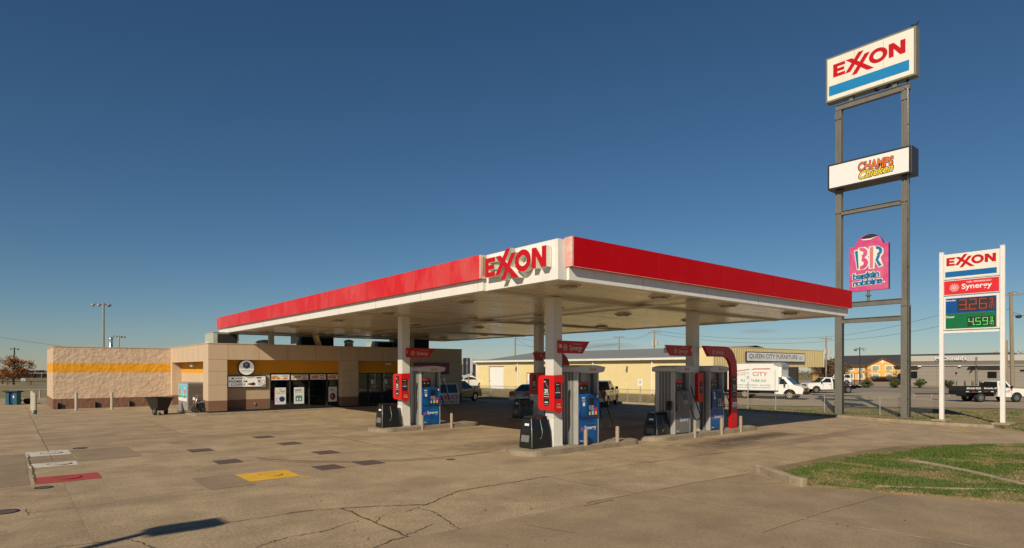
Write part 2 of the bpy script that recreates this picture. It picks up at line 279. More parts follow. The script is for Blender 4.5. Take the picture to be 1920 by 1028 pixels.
class MB:
    def __init__(s): s.v = []; s.f = []; s.m = []; s.sm = []; s.mats = []
    def mi(s, m):
        if m not in s.mats: s.mats.append(m)
        return s.mats.index(m)
    def add(s, vs, fs, m, smooth=False):
        b = len(s.v); s.v += [tuple(p) for p in vs]; i = s.mi(m)
        for f in fs: s.f.append(tuple(b + k for k in f)); s.m.append(i); s.sm.append(smooth)
        return s
    def box(s, x0, y0, z0, x1, y1, z1, m, T=None):
        if x0 > x1: x0, x1 = x1, x0
        if y0 > y1: y0, y1 = y1, y0
        if z0 > z1: z0, z1 = z1, z0
        vs = [Vector((x, y, z)) for z in (z0, z1) for y in (y0, y1) for x in (x0, x1)]
        if T: vs = [T @ v for v in vs]
        return s.add(vs, [(0, 2, 3, 1), (4, 5, 7, 6), (0, 1, 5, 4), (2, 6, 7, 3), (0, 4, 6, 2), (1, 3, 7, 5)], m)
    def fbox(s, fr, x0, y0, x1, y1, m, z0=0., z1=.01):
        p = [fr(x, y, z) for z in (z0, z1) for y in (y0, y1) for x in (x0, x1)]
        return s.add(p, [(0, 2, 3, 1), (4, 5, 7, 6), (0, 1, 5, 4), (2, 6, 7, 3), (0, 4, 6, 2), (1, 3, 7, 5)], m)
    def poly(s, fr, pts, m, z0=0., z1=.01, back=True, side=None):
        n = len(pts)
        A = sum(pts[i][0] * pts[(i + 1) % n][1] - pts[(i + 1) % n][0] * pts[i][1] for i in range(n))
        if A < 0: pts = pts[::-1]
        s.add([fr(x, y, z1) for x, y in pts], [tuple(range(n))], m)
        if back:
            s.add([fr(x, y, z0) for x, y in pts], [tuple(range(n))[::-1]], side or m)
            vs = [fr(x, y, z0) for x, y in pts] + [fr(x, y, z1) for x, y in pts]
            s.add(vs, [(i, (i + 1) % n, n + (i + 1) % n, n + i) for i in range(n)], side or m)
        return s
    def ring(s, fr, cx, cy, rx, ry, ix, iy, m, z0=0., z1=.01, n=28, side=None):
        P = lambda a, b, z: [fr(cx + a * math.cos(2 * math.pi * i / n), cy + b * math.sin(2 * math.pi * i / n), z) for i in range(n)]
        q = [(i, (i + 1) % n, n + (i + 1) % n, n + i) for i in range(n)]
        s.add(P(rx, ry, z1) + P(ix, iy, z1), q, m); s.add(P(rx, ry, z0) + P(rx, ry, z1), q, side or m); s.add(P(ix, iy, z1) + P(ix, iy, z0), q, side or m); return s
    def disc(s, fr, cx, cy, rx, ry, m, z0=0., z1=.01, n=20, back=True, side=None):
        return s.poly(fr, [(cx + rx * math.cos(2 * math.pi * i / n), cy + ry * math.sin(2 * math.pi * i / n)) for i in range(n)], m, z0, z1, back, side)
    def text(s, fr, t, x, y, w=None, h=.1, m=None, z=.006, bold=.01, shear=0., align='l', skew=0.):
        vs, fs, asp = text_geo(t, bold, shear)
        if w is None: w = h * asp
        if align == 'c': x -= w / 2
        if align == 'r': x -= w
        return s.add([fr(x + vx * w, y + vy * h + skew * vx * w, z) for vx, vy in vs], fs, m)
    def cyl(s, p0, p1, r0, m, r1=None, n=12, caps=True, smooth=True):
        p0 = Vector(p0); p1 = Vector(p1); r1 = r0 if r1 is None else r1
        d = (p1 - p0).normalized(); a = d.orthogonal().normalized(); b = d.cross(a)
        ca = [(math.cos(2 * math.pi * i / n), math.sin(2 * math.pi * i / n)) for i in range(n)]
        A = [p0 + (a * c + b * q) * r0 for c, q in ca]; B = [p1 + (a * c + b * q) * r1 for c, q in ca]
        s.add(A + B, [(i, (i + 1) % n, n + (i + 1) % n, n + i) for i in range(n)], m, smooth)
        if caps:
            s.add(A, [tuple(range(n))[::-1]], m)
            if r1 > 1e-4: s.add(B, [tuple(range(n))], m)
        return s
    def tube(s, pts, r, m, n=6):
        pts = [Vector(p) for p in pts]; rings = []
        up = Vector((0.03, .02, 1))
        for i, p in enumerate(pts):
            d = (pts[min(i + 1, len(pts) - 1)] - pts[max(i - 1, 0)]).normalized()
            a = d.cross(up)
            a = a.normalized() if a.length > 1e-3 else d.orthogonal().normalized()
            b = a.cross(d); rr = r[i] if isinstance(r, (list, tuple)) else r
            rings += [p + (a * math.cos(2 * math.pi * k / n) + b * math.sin(2 * math.pi * k / n)) * rr for k in range(n)]
        fs = [(i * n + k, i * n + (k + 1) % n, (i + 1) * n + (k + 1) % n, (i + 1) * n + k) for i in range(len(pts) - 1) for k in range(n)]
        fs += [tuple(range(n))[::-1], tuple((len(pts) - 1) * n + k for k in range(n))]
        return s.add(rings, fs, m, True)
    def ball(s, c, r, m, n=10, sc=(1, 1, 1)):
        vs = []; fs = []; k = n // 2
        for i in range(k + 1):
            t = math.pi * i / k
            for j in range(n): vs.append((c[0] + r * sc[0] * math.sin(t) * math.cos(2 * math.pi * j / n), c[1] + r * sc[1] * math.sin(t) * math.sin(2 * math.pi * j / n), c[2] + r * sc[2] * math.cos(t)))
        for i in range(k):
            for j in range(n): fs.append((i * n + j, (i + 1) * n + j, (i + 1) * n + (j + 1) % n, i * n + (j + 1) % n))
        return s.add(vs, fs, m, True)
    def lathe(s, c, axis, prof, m, n=20):
        """prof: (offset along axis, radius)"""
        c = Vector(c); d = Vector(axis).normalized(); a = d.orthogonal().normalized(); b = d.cross(a); vs = []
        for o, r in prof: vs += [c + d * o + (a * math.cos(2 * math.pi * k / n) + b * math.sin(2 * math.pi * k / n)) * r for k in range(n)]
        fs = [(i * n + k, i * n + (k + 1) % n, (i + 1) * n + (k + 1) % n, (i + 1) * n + k) for i in range(len(prof) - 1) for k in range(n)]
        return s.add(vs, fs, m, True)
    def build(s, name, parent=None, loc=None, yaw=0., bevel=0., origin=None):
        me = bpy.data.meshes.new(name)
        o = Vector(origin) if origin else Vector((0, 0, 0))
        me.from_pydata([tuple(Vector(v) - o) for v in s.v], [], s.f)
        for m in s.mats: me.materials.append(m)
        me.polygons.foreach_set('material_index', s.m); me.polygons.foreach_set('use_smooth', s.sm); me.update()
        ob = bpy.data.objects.new(name, me); COL.objects.link(ob)
        if parent: ob.parent = parent
        if loc: ob.location = loc
        elif origin: ob.location = o
        ob.rotation_euler = (0, 0, yaw)
        if bevel:
            b = ob.modifiers.new('bevel', 'BEVEL'); b.width = bevel; b.segments = 2; b.limit_method = 'ANGLE'; b.angle_limit = R(35)
        return ob
def tag(o, label, cat, group=None):
    o['label'] = label; o['category'] = cat
    if group: o['group'] = group
    return o
def thing(name, label, cat, loc=(0, 0, 0), yaw=0., group=None):
    o = bpy.data.objects.new(name, None); COL.objects.link(o); o.location = loc; o.rotation_euler = (0, 0, yaw); o.empty_display_size = .2
    return tag(o, label, cat, group)
def struct(o, kind='structure'): o['kind'] = kind; return o
def copytree(o, loc=None, label=None, parent=None, yaw=None):
    c = o.copy(); COL.objects.link(c)
    if parent: c.parent = parent
    if loc: c.location = loc
    if yaw is not None: c.rotation_euler = (0, 0, yaw)
    if label: c['label'] = label
    for ch in o.children: copytree(ch, parent=c)
    return c
def rel(o):  # geometry in site coordinates under an Empty at a base point: shift children back
    for ch in o.children:
        ch.location = ch.location - o.location
def dig(mb, fr, ch, x, y, w, h, t, m, z0=.01, z1=.02, slant=0.):
    seg = {'0': 'abcdef', '1': 'bc', '2': 'abged', '3': 'abgcd', '4': 'fgbc', '5': 'afgcd', '6': 'afgedc', '9': 'abfgcd'}[ch]
    P = dict(a=(0, h - t, w, h), g=(0, h / 2 - t / 2, w, h / 2 + t / 2), d=(0, 0, w, t), f=(0, h / 2, t, h), e=(0, 0, t, h / 2), b=(w - t, h / 2, w, h), c=(w - t, 0, w, h / 2))
    for k in seg:
        x0, y0, x1, y1 = P[k]; g = .006
        mb.fbox(fr, x + x0 + g, y + y0 + g, x + x1 - g, y + y1 - g, m, z0, z1 + (.001 if k in 'agd' else 0))
E_P = [(0, 0), (1, 0), (1, .24), (.36, .24), (.36, .385), (.92, .385), (.92, .615), (.36, .615), (.36, .76), (1, .76), (1, 1), (0, 1)]
N_P = [(4.42, 0), (4.79, 0), (4.79, .56), (5.27, 0), (5.65, 0), (5.65, 1), (5.28, 1), (5.28, .46), (4.8, 1), (4.42, 1)]
X_P = [[(1.04, 1), (1.54, 1), (3.3, -.3), (2.78, -.3)], [(1.0, 0), (1.42, 0), (2.5, 1.28), (2.08, 1.28)], [(1.54, -.3), (1.96, -.3), (3.0, 1.0), (2.58, 1.0)]]
def logo(mb, fr, x, y, w, h, m, z0=0., z1=.01, side=None):
    q = lambda P: [(x + a * w / 5.65, y + b * h) for a, b in P]
    mb.poly(fr, q(E_P), m, z0, z1, side=side); mb.poly(fr, q(N_P), m, z0, z1, side=side)
    for i, P in enumerate(X_P): mb.poly(fr, q(P), m, z0, z1 + .0015 * (i + 1), side=side)
    k = w / 5.65
    mb.ring(fr, x + 3.62 * k, y + .5 * h, .71 * k, .54 * h, .36 * k, .27 * h, m, z0, z1 - .0008, side=side)
def rosette(mb, fr, cx, cy, r, m, z=.008):
    for R_, n, s in ((.92, 16, .09), (.66, 14, .1), (.42, 12, .08)):
        for i in range(n):
            t = 2 * math.pi * (i + .5 * (R_ == .66)) / n
            mb.disc(fr, cx + r * R_ * math.cos(t), cy + r * R_ * math.sin(t), r * s, r * s, m, 0, z, n=6, back=False)
    mb.ring(fr, cx, cy, r * .3, r * .3, r * .16, r * .16, m, z - .002, z, n=14)

# ================================================================ GROUND
def sheet(name, pts, z, m, kind='structure'):
    mb = MB(); n = len(pts)
    A = sum(pts[i][0] * pts[(i + 1) % n][1] - pts[(i + 1) % n][0] * pts[i][1] for i in range(n))
    if A < 0: pts = pts[::-1]
    mb.add([(x, y, z) for x, y in pts], [tuple(range(n))], m)
    return struct(mb.build(name), kind)
mb = MB()      # one sheet to the horizon, falling gently away beyond the highway
rs = [0, 40, 90, 140, 200, 300, 450, 700, 1200, 2500, 5000]
zz = lambda r: -.03 - max(0, r - 150) * .0135 if r < 700 else -7.4 - (r - 700) * .004
nseg = 48; vs = [(CAMP[0], CAMP[1], -.03)]
for r in rs[1:]: vs += [(CAMP[0] + r * math.cos(2 * math.pi * k / nseg), CAMP[1] + r * math.sin(2 * math.pi * k / nseg), zz(r)) for k in range(nseg)]
fs = [(0, 1 + k, 1 + (k + 1) % nseg) for k in range(nseg)]
for i in range(len(rs) - 2):
    fs += [(1 + i * nseg + k, 1 + (i + 1) * nseg + k, 1 + (i + 1) * nseg + (k + 1) % nseg, 1 + i * nseg + (k + 1) % nseg) for k in range(nseg)]
mb.add(vs, fs, DIRT); struct(mb.build('ground'))
KERB = [(20.6, 34), (22.0, 29.5), (24.2, 24), (25.2, 18), (25.1, 12), (24.4, 8.5), (23.9, 4.5), (22.9, .75), (22.5, -1.5), (22.6, -4.0)]
forecourt = [(-60, -60), (22, -60), (22, -9), (21.7, -5.2)] + KERB[::-1] + [(20.6, 59), (-60, 59)]
sheet('forecourt', forecourt, 0, CONC)
GA = [G(690, 1028), G(865, 990), G(1150, 935), G(1300, 905), G(1425, 884)]
sheet('driveway', GA + [G(1510, 913), (2.96, -4.95), G(1690, 928), (4.4, -8.6), (5.0, -9.5), (40, -30), (20, -60), (-60, -60), (-30, -14)], .004, DRIVE)
# other surfaces beyond
sheet('furniture_car_park', [(30.9, 21), (30.0, 12), (34, 6.2), (40, -.5), (41, -4), (64, -18), (66, 20.5), (39, 20.5)], .0, ASPH)
sheet('highway', [(64, -60), (80, -60), (80, 140), (66.5, 140)], .004, ROAD)
sheet('road_shoulder', [(80.02, -60), (81.6, -60), (81.6, 140), (80.02, 140)], .0, CONC)
sheet('restaurant_car_park', [(88, -40), (130, -40), (130, 60), (88, 60)], .0, ASPH)
sheet('side_road', [(-160, 112), (60, 112), (60, 121), (-160, 121)], .0, ASPH)
sheet('far_lane', [(-200, 175), (60, 175), (60, 181), (-200, 181)], -.02, ASPH)
sheet('apron', [(-60, 46.5), (-8.8, 46.5), (-8.8, 58), (-60, 58)], .004, mixmat('worn_apron', (.3, .235, .16), (.36, .28, .19), .4, fine=.05))
# curved-panel driveway return near the grass
0 and sheet('kerb_return', [G(1425, 884), G(1475, 905), G(1500, 920), G(1300, 905), (1.2, -3.6)], .008, mixmat('return_concrete', (.25, .19, .125), (.3, .23, .155), .8, fine=.06))
rnd = random.Random(15); slabs = [(-15.2, 15.05, -9.72, 25.15), (-9.68, 15.05, -5.32, 20.05), (-5.28, 20.15, 7.1, 25.15), (-40, 15.05, -15.25, 32.3), (7.3, 6.95, 13.5, 20.0), (-9.0, 13.3, -.95, 14.95), (13.7, -.35, 21.5, 6.8), (-15.2, -3, -9.72, 6.2), (-5.28, 15.05, 1.0, 20.05)]
for k, (x0, y0, x1, y1) in enumerate(slabs):
    g = rnd.uniform(.93, 1.07); sheet('concrete_slab', [(x0, y0), (x1, y0), (x1, y1), (x0, y1)], .0035, mixmat('slab_%d' % (k % 4), (.28 * g, .208 * g, .124 * g), (.385 * g, .288 * g, .176 * g), .9 + .1 * (k % 4), .4, .6, rough=.88, fine=.22, fscale=20, extra=((.23 * g, .173 * g, .108 * g), .4, .52, .8, (.4, 1.2, 1))) if k < 4 else MATS['slab_%d' % (k % 4)])
# joints and cracks
def strip(mb, pts, wd, m, z=.006, jit=0., seed=1, sub=6):
    wd *= .72 if m.name == 'crack_fill' else 1
    rnd = random.Random(seed); P = []
    for i in range(len(pts) - 1):
        n = sub
        for k in range(n):
            t = k / n; P.append((pts[i][0] + (pts[i + 1][0] - pts[i][0]) * t + rnd.uniform(-jit, jit) * (k > 0), pts[i][1] + (pts[i + 1][1] - pts[i][1]) * t + rnd.uniform(-jit, jit) * (k > 0)))
    P.append(pts[-1]); L_ = []; R_ = []
    for i, p in enumerate(P):
        a = P[max(i - 1, 0)]; b = P[min(i + 1, len(P) - 1)]; dx = b[0] - a[0]; dy = b[1] - a[1]; l = math.hypot(dx, dy) or 1
        ww = wd * (rnd.uniform(.45, 1.5) if jit else 1) / 2
        L_.append((p[0] - dy / l * ww, p[1] + dx / l * ww, z)); R_.append((p[0] + dy / l * ww, p[1] - dx / l * ww, z))
    n = len(P); mb.add(L_ + R_, [(n + i, n + i + 1, i + 1, i) for i in range(n - 1)], m)
jb = MB()
for a, b0, b1 in [(-9.7, 10.5, 44), (-5.3, 14.5, 27), (-15.2, -3, 44), (7.2, -2.5, 26), (13.6, -2.5, 30)]: strip(jb, [(a, b0), (a, b1)], .016, CRACK, jit=.012, seed=int(a * 10), sub=30)
for b, a0, a1 in [(15.0, -40, -2.5), (25.2, -40, 16), (32.4, -40, -8.5), (20.1, -9.7, 20), (-.4, -.7, 20), (6.9, -.9, 1.2), (12.9, -9, -6.8)]: strip(jb, [(a0, b), (a1, b)], .014, CRACK, jit=.01, seed=int(b * 10), sub=40)
px = lambda L_: [G(*p) for p in L_]
for k, (pl, wd) in enumerate([([(640, 954), (700, 950), (800, 947), (840, 929), (862, 921), (960, 905), (1025, 894)], .035), ([(540, 962), (590, 957), (640, 954)], .02), ([(760, 960), (800, 947)], .02),
    ([(640, 953), (690, 974), (763, 1006)], .05), ([(763, 1004), (800, 988), (812, 984)], .025), ([(783, 954), (812, 960), (832, 972), (845, 982), (860, 992)], .03), ([(700, 972), (742, 962)], .015),
    ([(705, 980), (716, 970)], .02), ([(600, 999), (640, 986), (672, 977)], .022), ([(1025, 894), (1100, 908), (1155, 917)], .022), ([(500, 1020), (540, 1008), (600, 998)], .022), ([(480, 1028), (515, 1014)], .02), ([(700, 1028), (740, 1012), (768, 1007)], .03),
    ([(400, 984), (500, 970), (590, 957)], .024), ([(100, 1028), (200, 1016), (290, 1000), (400, 984)], .028), ([(235, 1012), (262, 1017), (290, 1028)], .026), ([(1095, 950), (1125, 943), (1150, 938)], .03), ([(52, 963), (180, 948), (350, 921), (395, 917)], .014), ([(0, 889), (55, 880)], .014),
    ([(50, 955), (53, 967)], .02), ([(52, 852), (62, 885), (68, 905)], .06), ([(1215, 868), (1340, 851), (1420, 842), (1560, 820), (1660, 808)], .03), ([(1060, 879), (1110, 873), (1170, 867)], .015), ([(0, 835), (120, 827), (320, 815)], .012),
    ([(985, 985), (1050, 996), (1080, 1000)], .012), ([(1430, 999), (1560, 957), (1660, 930)], .012), ([(1362, 905), (1430, 908), (1475, 906)], .015), ([(1100, 944), (1300, 906), (1425, 885)], .02)]):
    strip(jb, px(pl), wd, CRACK, z=.0085, jit=.025 if wd > .013 else 0, seed=k + 5, sub=9)
lb = jb
strip(lb, [(-1.2, 24), (-.9, 3.6)], .022, CRACK, jit=.008, sub=30)
strip(lb, [(-.9, 3.6), (-.75, .5), (-.6, -.3)], .05, JLIGHT, z=.0075, jit=.012, sub=20); strip(lb, [(-1.05, 9), (-.9, 3.6)], .035, JLIGHT, z=.0075, jit=.012, sub=20)
strip(lb, [(-.7, -.4), (-.5, -3.0)], .03, JLIGHT, z=.0095, jit=.01, sub=20)
strip(lb, [(-.4, -3.3), (.3, -9.5)], .03, JLIGHT, z=.0095, jit=.01, sub=30)
LOWR = 1
# tyre marks (curved scuffs)
SCUFF = mat('tyre_scuff', (.2, .145, .095), .95, var=.2, scale=3)
for cx, cy, r, t0, t1, wd in [(-.2, 9.2, 5.2, 200, 290, .12), (-.2, 9.2, 5.45, 205, 262, .06)]:
    strip(lb, [(cx + r * math.cos(R(t0 + (t1 - t0) * i / 14)), cy + r * math.sin(R(t0 + (t1 - t0) * i / 14))) for i in range(15)], wd, SCUFF, z=.0058, jit=.02, sub=3)
struct(jb.build('pavement_joints'))
# painted squares over the tanks and metal covers
def quad(mb, x0, y0, x1, y1, m, z=.006):
    rnd = random.Random(int(x0 * 100 + y0)); P = []
    for (a, b, c, d) in ((x0, y0, x1, y0), (x1, y0, x1, y1), (x1, y1, x0, y1), (x0, y1, x0, y0)):
        for k in range(8): t = k / 8; P.append((a + (c - a) * t + rnd.uniform(-.015, .015), b + (d - b) * t + rnd.uniform(-.015, .015)))
    mb.poly(Fr((0, 0, 0), (1, 0, 0), (0, 1, 0)), P, m, 0, z, back=False)
XY = Fr((0, 0, 0), (1, 0, 0), (0, 1, 0))
mk = MB()
quad(mk, -10.25, 11.8, -9.2, 13.1, WPAINT); quad(mk, -10.25, 9.15, -9.2, 10.1, WPAINT); quad(mk, -10.22, 6.3, -8.95, 7.35, RPAINT); quad(mk, -6.4, 3.55, -5.2, 4.75, YPAINT)
quad(mk, -7.35, 3.1, -6.41, 4.9, PATCHC); quad(mk, -10.24, 10.15, -9.2, 11.75, PATCHC); quad(mk, -9.15, 9.9, -7.6, 12.9, PATCHC); quad(mk, -13, 6.3, -10.3, 12.8, PATCHC, .005)
quad(mk, -5.3, 3.3, -5.1, 3.45, YPAINT)
struct(mk.build('painted_markings'))
for k, (a, b, la) in enumerate([(-6, 13.0, 'farthest left'), (-5.95, 10.2, 'second of the left column'), (-5.93, 7.15, 'third of the left column'), (-3.17, 12.85, 'far end of the right column'), (-3.12, 10.2, 'second of the right column'), (-3.06, 7.2, 'third of the right column'), (-4.17, 4.4, 'just right of the yellow square'), (-2.99, 4.45, 'nearest the front pump')]):
    mb = MB(); mb.box(a - .33, b - .37, .001, a + .33, b + .37, .011, TANKC if b < 12 or a > -4 else PATCHC)
    tag(mb.build('tank_cover', origin=(a, b, 0)), 'dark square fuel tank cover in the forecourt, ' + la, 'cover', 'square tank covers in the forecourt')
for k, (a, b, r, m1, m2, la) in enumerate([(-9.65, 12.45, .27, WPAINT, PATCHC, 'on the farther white painted square'), (-9.6, 9.6, .27, WPAINT, PATCHC, 'on the nearer white painted square'), (-9.6, 6.85, .27, RPAINT, mat('brick_ring', (.22, .03, .03), .8), 'on the red painted square'), (-5.75, 4.15, .27, YPAINT, mat('ochre_ring', (.45, .26, .03), .8), 'on the yellow painted square')]):
    mb = MB(); mb.disc(XY, a, b, r, r, m1, .007, .02, 24); mb.ring(XY, a, b, r + .015, r + .015, r - .02, r - .02, m2, .006, .022); mb.ring(XY, a, b, r * .45, r * .45, r * .38, r * .38, m2, .02, .0215)
    tag(mb.build('manhole_lid', origin=(a, b, 0)), 'round filler lid ' + la, 'manhole lid')
for (u, v, r, la) in [(150, 841, .2, 'dark round lid beside the farther white painted square'), (82, 915, .17, 'black ring lid below the red painted square'), (8, 961, .22, 'dark round lid at the left edge of the photo'), (970 - 725, 785 - 3, .01, '')][:3]:
    a, b = G(u, v); mb = MB(); mb.disc(XY, a, b, r, r, TANKC, .002, .012, 20); mb.ring(XY, a, b, r, r, r - .035, r - .035, BLACKM, .01, .015)
    tag(mb.build('manhole_lid', origin=(a, b, 0)), la, 'manhole lid')
a, b = G(845, 862); mb = MB(); mb.disc(XY, a, b, .14, .14, TANKC, .002, .012, 16); tag(mb.build('manhole_lid', origin=(a, b, 0)), 'small rusty lid in the concrete in front of the front pump', 'manhole lid')
mb = MB(); rnd = random.Random(77); LEAF = leafmat('dry_leaf', (.05, .03, .015), (.1, .06, .03), (.3, .24, .15))
for k in range(420):
    x = rnd.uniform(-14, 18); y = rnd.uniform(-7, 26) if k % 3 else rnd.uniform(-9, 2); s_ = rnd.uniform(.012, .035); t_ = rnd.uniform(0, 6.3); c_, n_ = math.cos(t_) * s_, math.sin(t_) * s_
    mb.add([(x + c_, y + n_, .012), (x - n_ * .6, y + c_ * .6, .018), (x - c_, y - n_, .012), (x + n_ * .6, y - c_ * .6, .016)], [(0, 1, 2, 3)], LEAF)
struct(mb.build('leaf_litter'), 'stuff')
# kerbs
def kerb(pts, wd, h, name='kerb', m=CURB, z0=-.03):
    mb = MB(); n = len(pts); out = []
    for sgn in (0, 1):
        for i, p in enumerate(pts):
            a = pts[max(i - 1, 0)]; b = pts[min(i + 1, n - 1)]; dx = b[0] - a[0]; dy = b[1] - a[1]; l = math.hypot(dx, dy)
            out.append((p[0] + sgn * dy / l * wd, p[1] - sgn * dx / l * wd))
    A = [(x, y, z0) for x, y in out]; B = [(x, y, h) for x, y in out]; vs = A + B; f = []
    for i in range(n - 1):
        f += [(2 * n + i, 2 * n + i + 1, 3 * n + i + 1, 3 * n + i), (i, i + 1, 2 * n + i + 1, 2 * n + i), (n + i + 1, n + i, 3 * n + i, 3 * n + i + 1)]
    f += [(0, 2 * n, 3 * n, n), (n - 1, 2 * n - 1, 4 * n - 1, 3 * n - 1)]
    mb.add(vs, f, m); return struct(mb.build(name, bevel=.03))
kerb(KERB[::-1], .22, .13)
kerb([G(1425, 884), G(1440, 888), G(1470, 899), G(1495, 908), (2.93, -4.9)], .2, .19)
kerb([G(1712, 868), G(1760, 876), G(1840, 893), G(1920, 913), (5.4, -9.3)], .16, .1)
kerb([G(1640, 915), G(1740, 919), G(1910, 922)], .12, .07)
kerb([G(1583, 846), G(1640, 838), G(1720, 836)], .5, .02, m=DRIVE)
# yellow slanted marks along the verge kerb
mk2 = MB()
for (u, v, u2, v2) in [(1438, 774, 1449, 787), (1532, 780, 1556, 790), (1645, 790, 1685, 800), (1755, 797, 1830, 812)]:
    p = G(u, v); q = G(u2, v2); strip(mk2, [p, q], .3, YLINE, z=.006, jit=.02)
struct(mk2.build('yellow_markings'))
# grass islands
IS = [(4.4, -3.2), G(1500, 870), G(1560, 858), G(1625, 847), G(1690, 839), (13.7, -4.55), (16.1, -6.3), (18, -9), (18, -20), (14, -24), (5.2, -9.6), (4.3, -8.2), G(1690, 927), (2.98, -4.95)]
sheet('grass_verge', IS, .05, GREEN)
mb = MB(); ISb = [(x, y) for x, y in IS]; n = len(ISb)
mb.add([(x, y, .05) for x, y in ISb] + [(x, y, 0) for x, y in ISb], [(i, (i + 1) % n, n + (i + 1) % n, n + i) for i in range(n)], GREEN); struct(mb.build('verge_edge'))
def inside(p, poly):
    c = False; j = len(poly) - 1
    for i in range(len(poly)):
        if (poly[i][1] > p[1]) != (poly[j][1] > p[1]) and p[0] < (poly[j][0] - poly[i][0]) * (p[1] - poly[i][1]) / (poly[j][1] - poly[i][1]) + poly[i][0]: c = not c
        j = i
    return c
from mathutils import noise
def grass(name, poly, n, h, m1, m2, z, seed, thr=.0, wd=.012):
    rnd = random.Random(seed); x0 = min(p[0] for p in poly); x1 = max(p[0] for p in poly); y0 = min(p[1] for p in poly); y1 = max(p[1] for p in poly)
    mb = MB(); i1 = mb.mi(m1); i2 = mb.mi(m2); k = 0
    while k < n:
        x = rnd.uniform(x0, x1); y = rnd.uniform(y0, y1); k += 1
        if not inside((x, y), poly): continue
        q = noise.noise(Vector((x * .7, y * .7, seed))) + .5 * noise.noise(Vector((x * 2.3, y * 2.3, 4)))
        dry = q + rnd.uniform(-.25, .25) < (-.2 if name == 'grass' else .3)
        if q < -.3 and rnd.random() < .7: continue
        if name == 'grass':
            yb = -3.2 - (x - 4.4) * .045 if x < 10.1 else -3.45 - (x - 10.1) * .3
            if y > yb - .25 - .55 * abs(noise.noise(Vector((x * .9, 1, 0)))) * 2 - .3 * rnd.random(): continue
        for j in range(3):
            t = rnd.uniform(0, 6.28); hh = h * rnd.uniform(.4, 1.2) * (.6 if dry else 1 + q); bx = x + rnd.uniform(-.03, .03); by = y + rnd.uniform(-.03, .03)
            ww = wd * rnd.uniform(.6, 1.3); l = hh * rnd.uniform(.1, .8); c = math.cos(t); s_ = math.sin(t); b = len(mb.v)
            mb.v += [(bx - s_ * ww, by + c * ww, z), (bx + s_ * ww, by - c * ww, z), (bx + c * l, by + s_ * l, z + hh)]
            mb.f.append((b, b + 1, b + 2)); mb.m.append(i2 if dry else i1); mb.sm.append(False)
    return struct(mb.build(name), 'stuff')
grass('grass', IS, 210000, .036, BLADE, BLADED, .05, 3, wd=.011)
VG = [(22.3, -9), (22.1, -5.2), (22.9, -3.8), (23.0, -1.5), (23.3, .75), (24.3, 4.5), (24.8, 8.5), (25.4, 12), (25.6, 18), (29.5, 18), (29.5, 10), (35, 2), (40, -5)]
grass('verge_grass', VG, 26000, .05, BLADE, BLADED, -.02, 9, wd=.02)

# ================================================================ CANOPY
can = thing('fuel_canopy', 'huge flat fuel station canopy with red and white fascia on six square columns', 'canopy', (8, 14, 0))
CA, CB, ZB, ZT = 17.1, 31.25, 4.86, 5.88
mb = MB(); mb.add([(.12, .12, ZB + .05), (CA - .12, .12, ZB + .05), (CA - .12, CB - .12, ZB + .05), (.12, CB - .12, ZB + .05)], [(0, 3, 2, 1)], SOFFIT); mb.build('soffit', can)
mb = MB(); mb.box(.1, .1, ZT - .25, CA - .1, CB - .1, ZT - .2, GREYM); mb.build('roof_deck', can)
mb = MB()
mb.box(0, 0, ZB, .12, CB, ZT - .02, WHITE); mb.box(.12, 0, ZB, CA, .12, ZT - .02, WHITE); mb.box(CA - .12, .12, ZB, CA, CB, ZT - .02, WHITE); mb.box(.12, CB - .12, ZB, CA - .12, CB, ZT - .02, WHITE)
mb.box(.25, -.14, ZB - .002, CA + .02, -.0005, 5.188, WHITE); mb.box(-.14, 2.98, ZB - .002, -.0005, CB + .02, 5.188, WHITE)
for k in range(1, 10): mb.box(-.142, 3.2 * k, ZB + .001, -.14, 3.2 * k + .01, ZB + .3, PUMPD)
for k in range(1, 6): mb.box(3.2 * k, -.142, ZB + .001, 3.2 * k + .01, -.14, ZB + .3, PUMPD)
mb.build('fascia', can)
mb = MB(); mb.box(-.0598, -.0024, ZB - .0048, -.0025, 2.9, ZT - .0005, WHITE); mb.box(-.06, -.06, ZB - .005, .21, -.0025, ZT, WHITE); mb.build('corner_sign_panel', can)
z0, z1 = 5.19, 5.88
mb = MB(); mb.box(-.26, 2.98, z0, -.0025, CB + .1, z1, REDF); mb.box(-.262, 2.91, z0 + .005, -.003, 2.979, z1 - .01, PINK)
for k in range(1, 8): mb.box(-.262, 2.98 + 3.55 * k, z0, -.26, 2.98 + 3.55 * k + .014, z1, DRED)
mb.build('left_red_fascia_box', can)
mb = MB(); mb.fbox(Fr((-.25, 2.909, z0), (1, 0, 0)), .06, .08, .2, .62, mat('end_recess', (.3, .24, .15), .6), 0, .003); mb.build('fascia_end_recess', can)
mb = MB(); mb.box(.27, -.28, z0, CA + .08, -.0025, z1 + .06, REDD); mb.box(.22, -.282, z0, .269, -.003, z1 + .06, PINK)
mb.box(.265, -.283, z0 - .012, CA + .08, -.26, z0 - .001, PINK)
for k in range(1, 5): mb.box(.36 + 3.4 * k, -.2815, z0, .36 + 3.4 * k + .014, -.28, z1 + .06, RED)
mb.build('right_red_fascia_box', can)
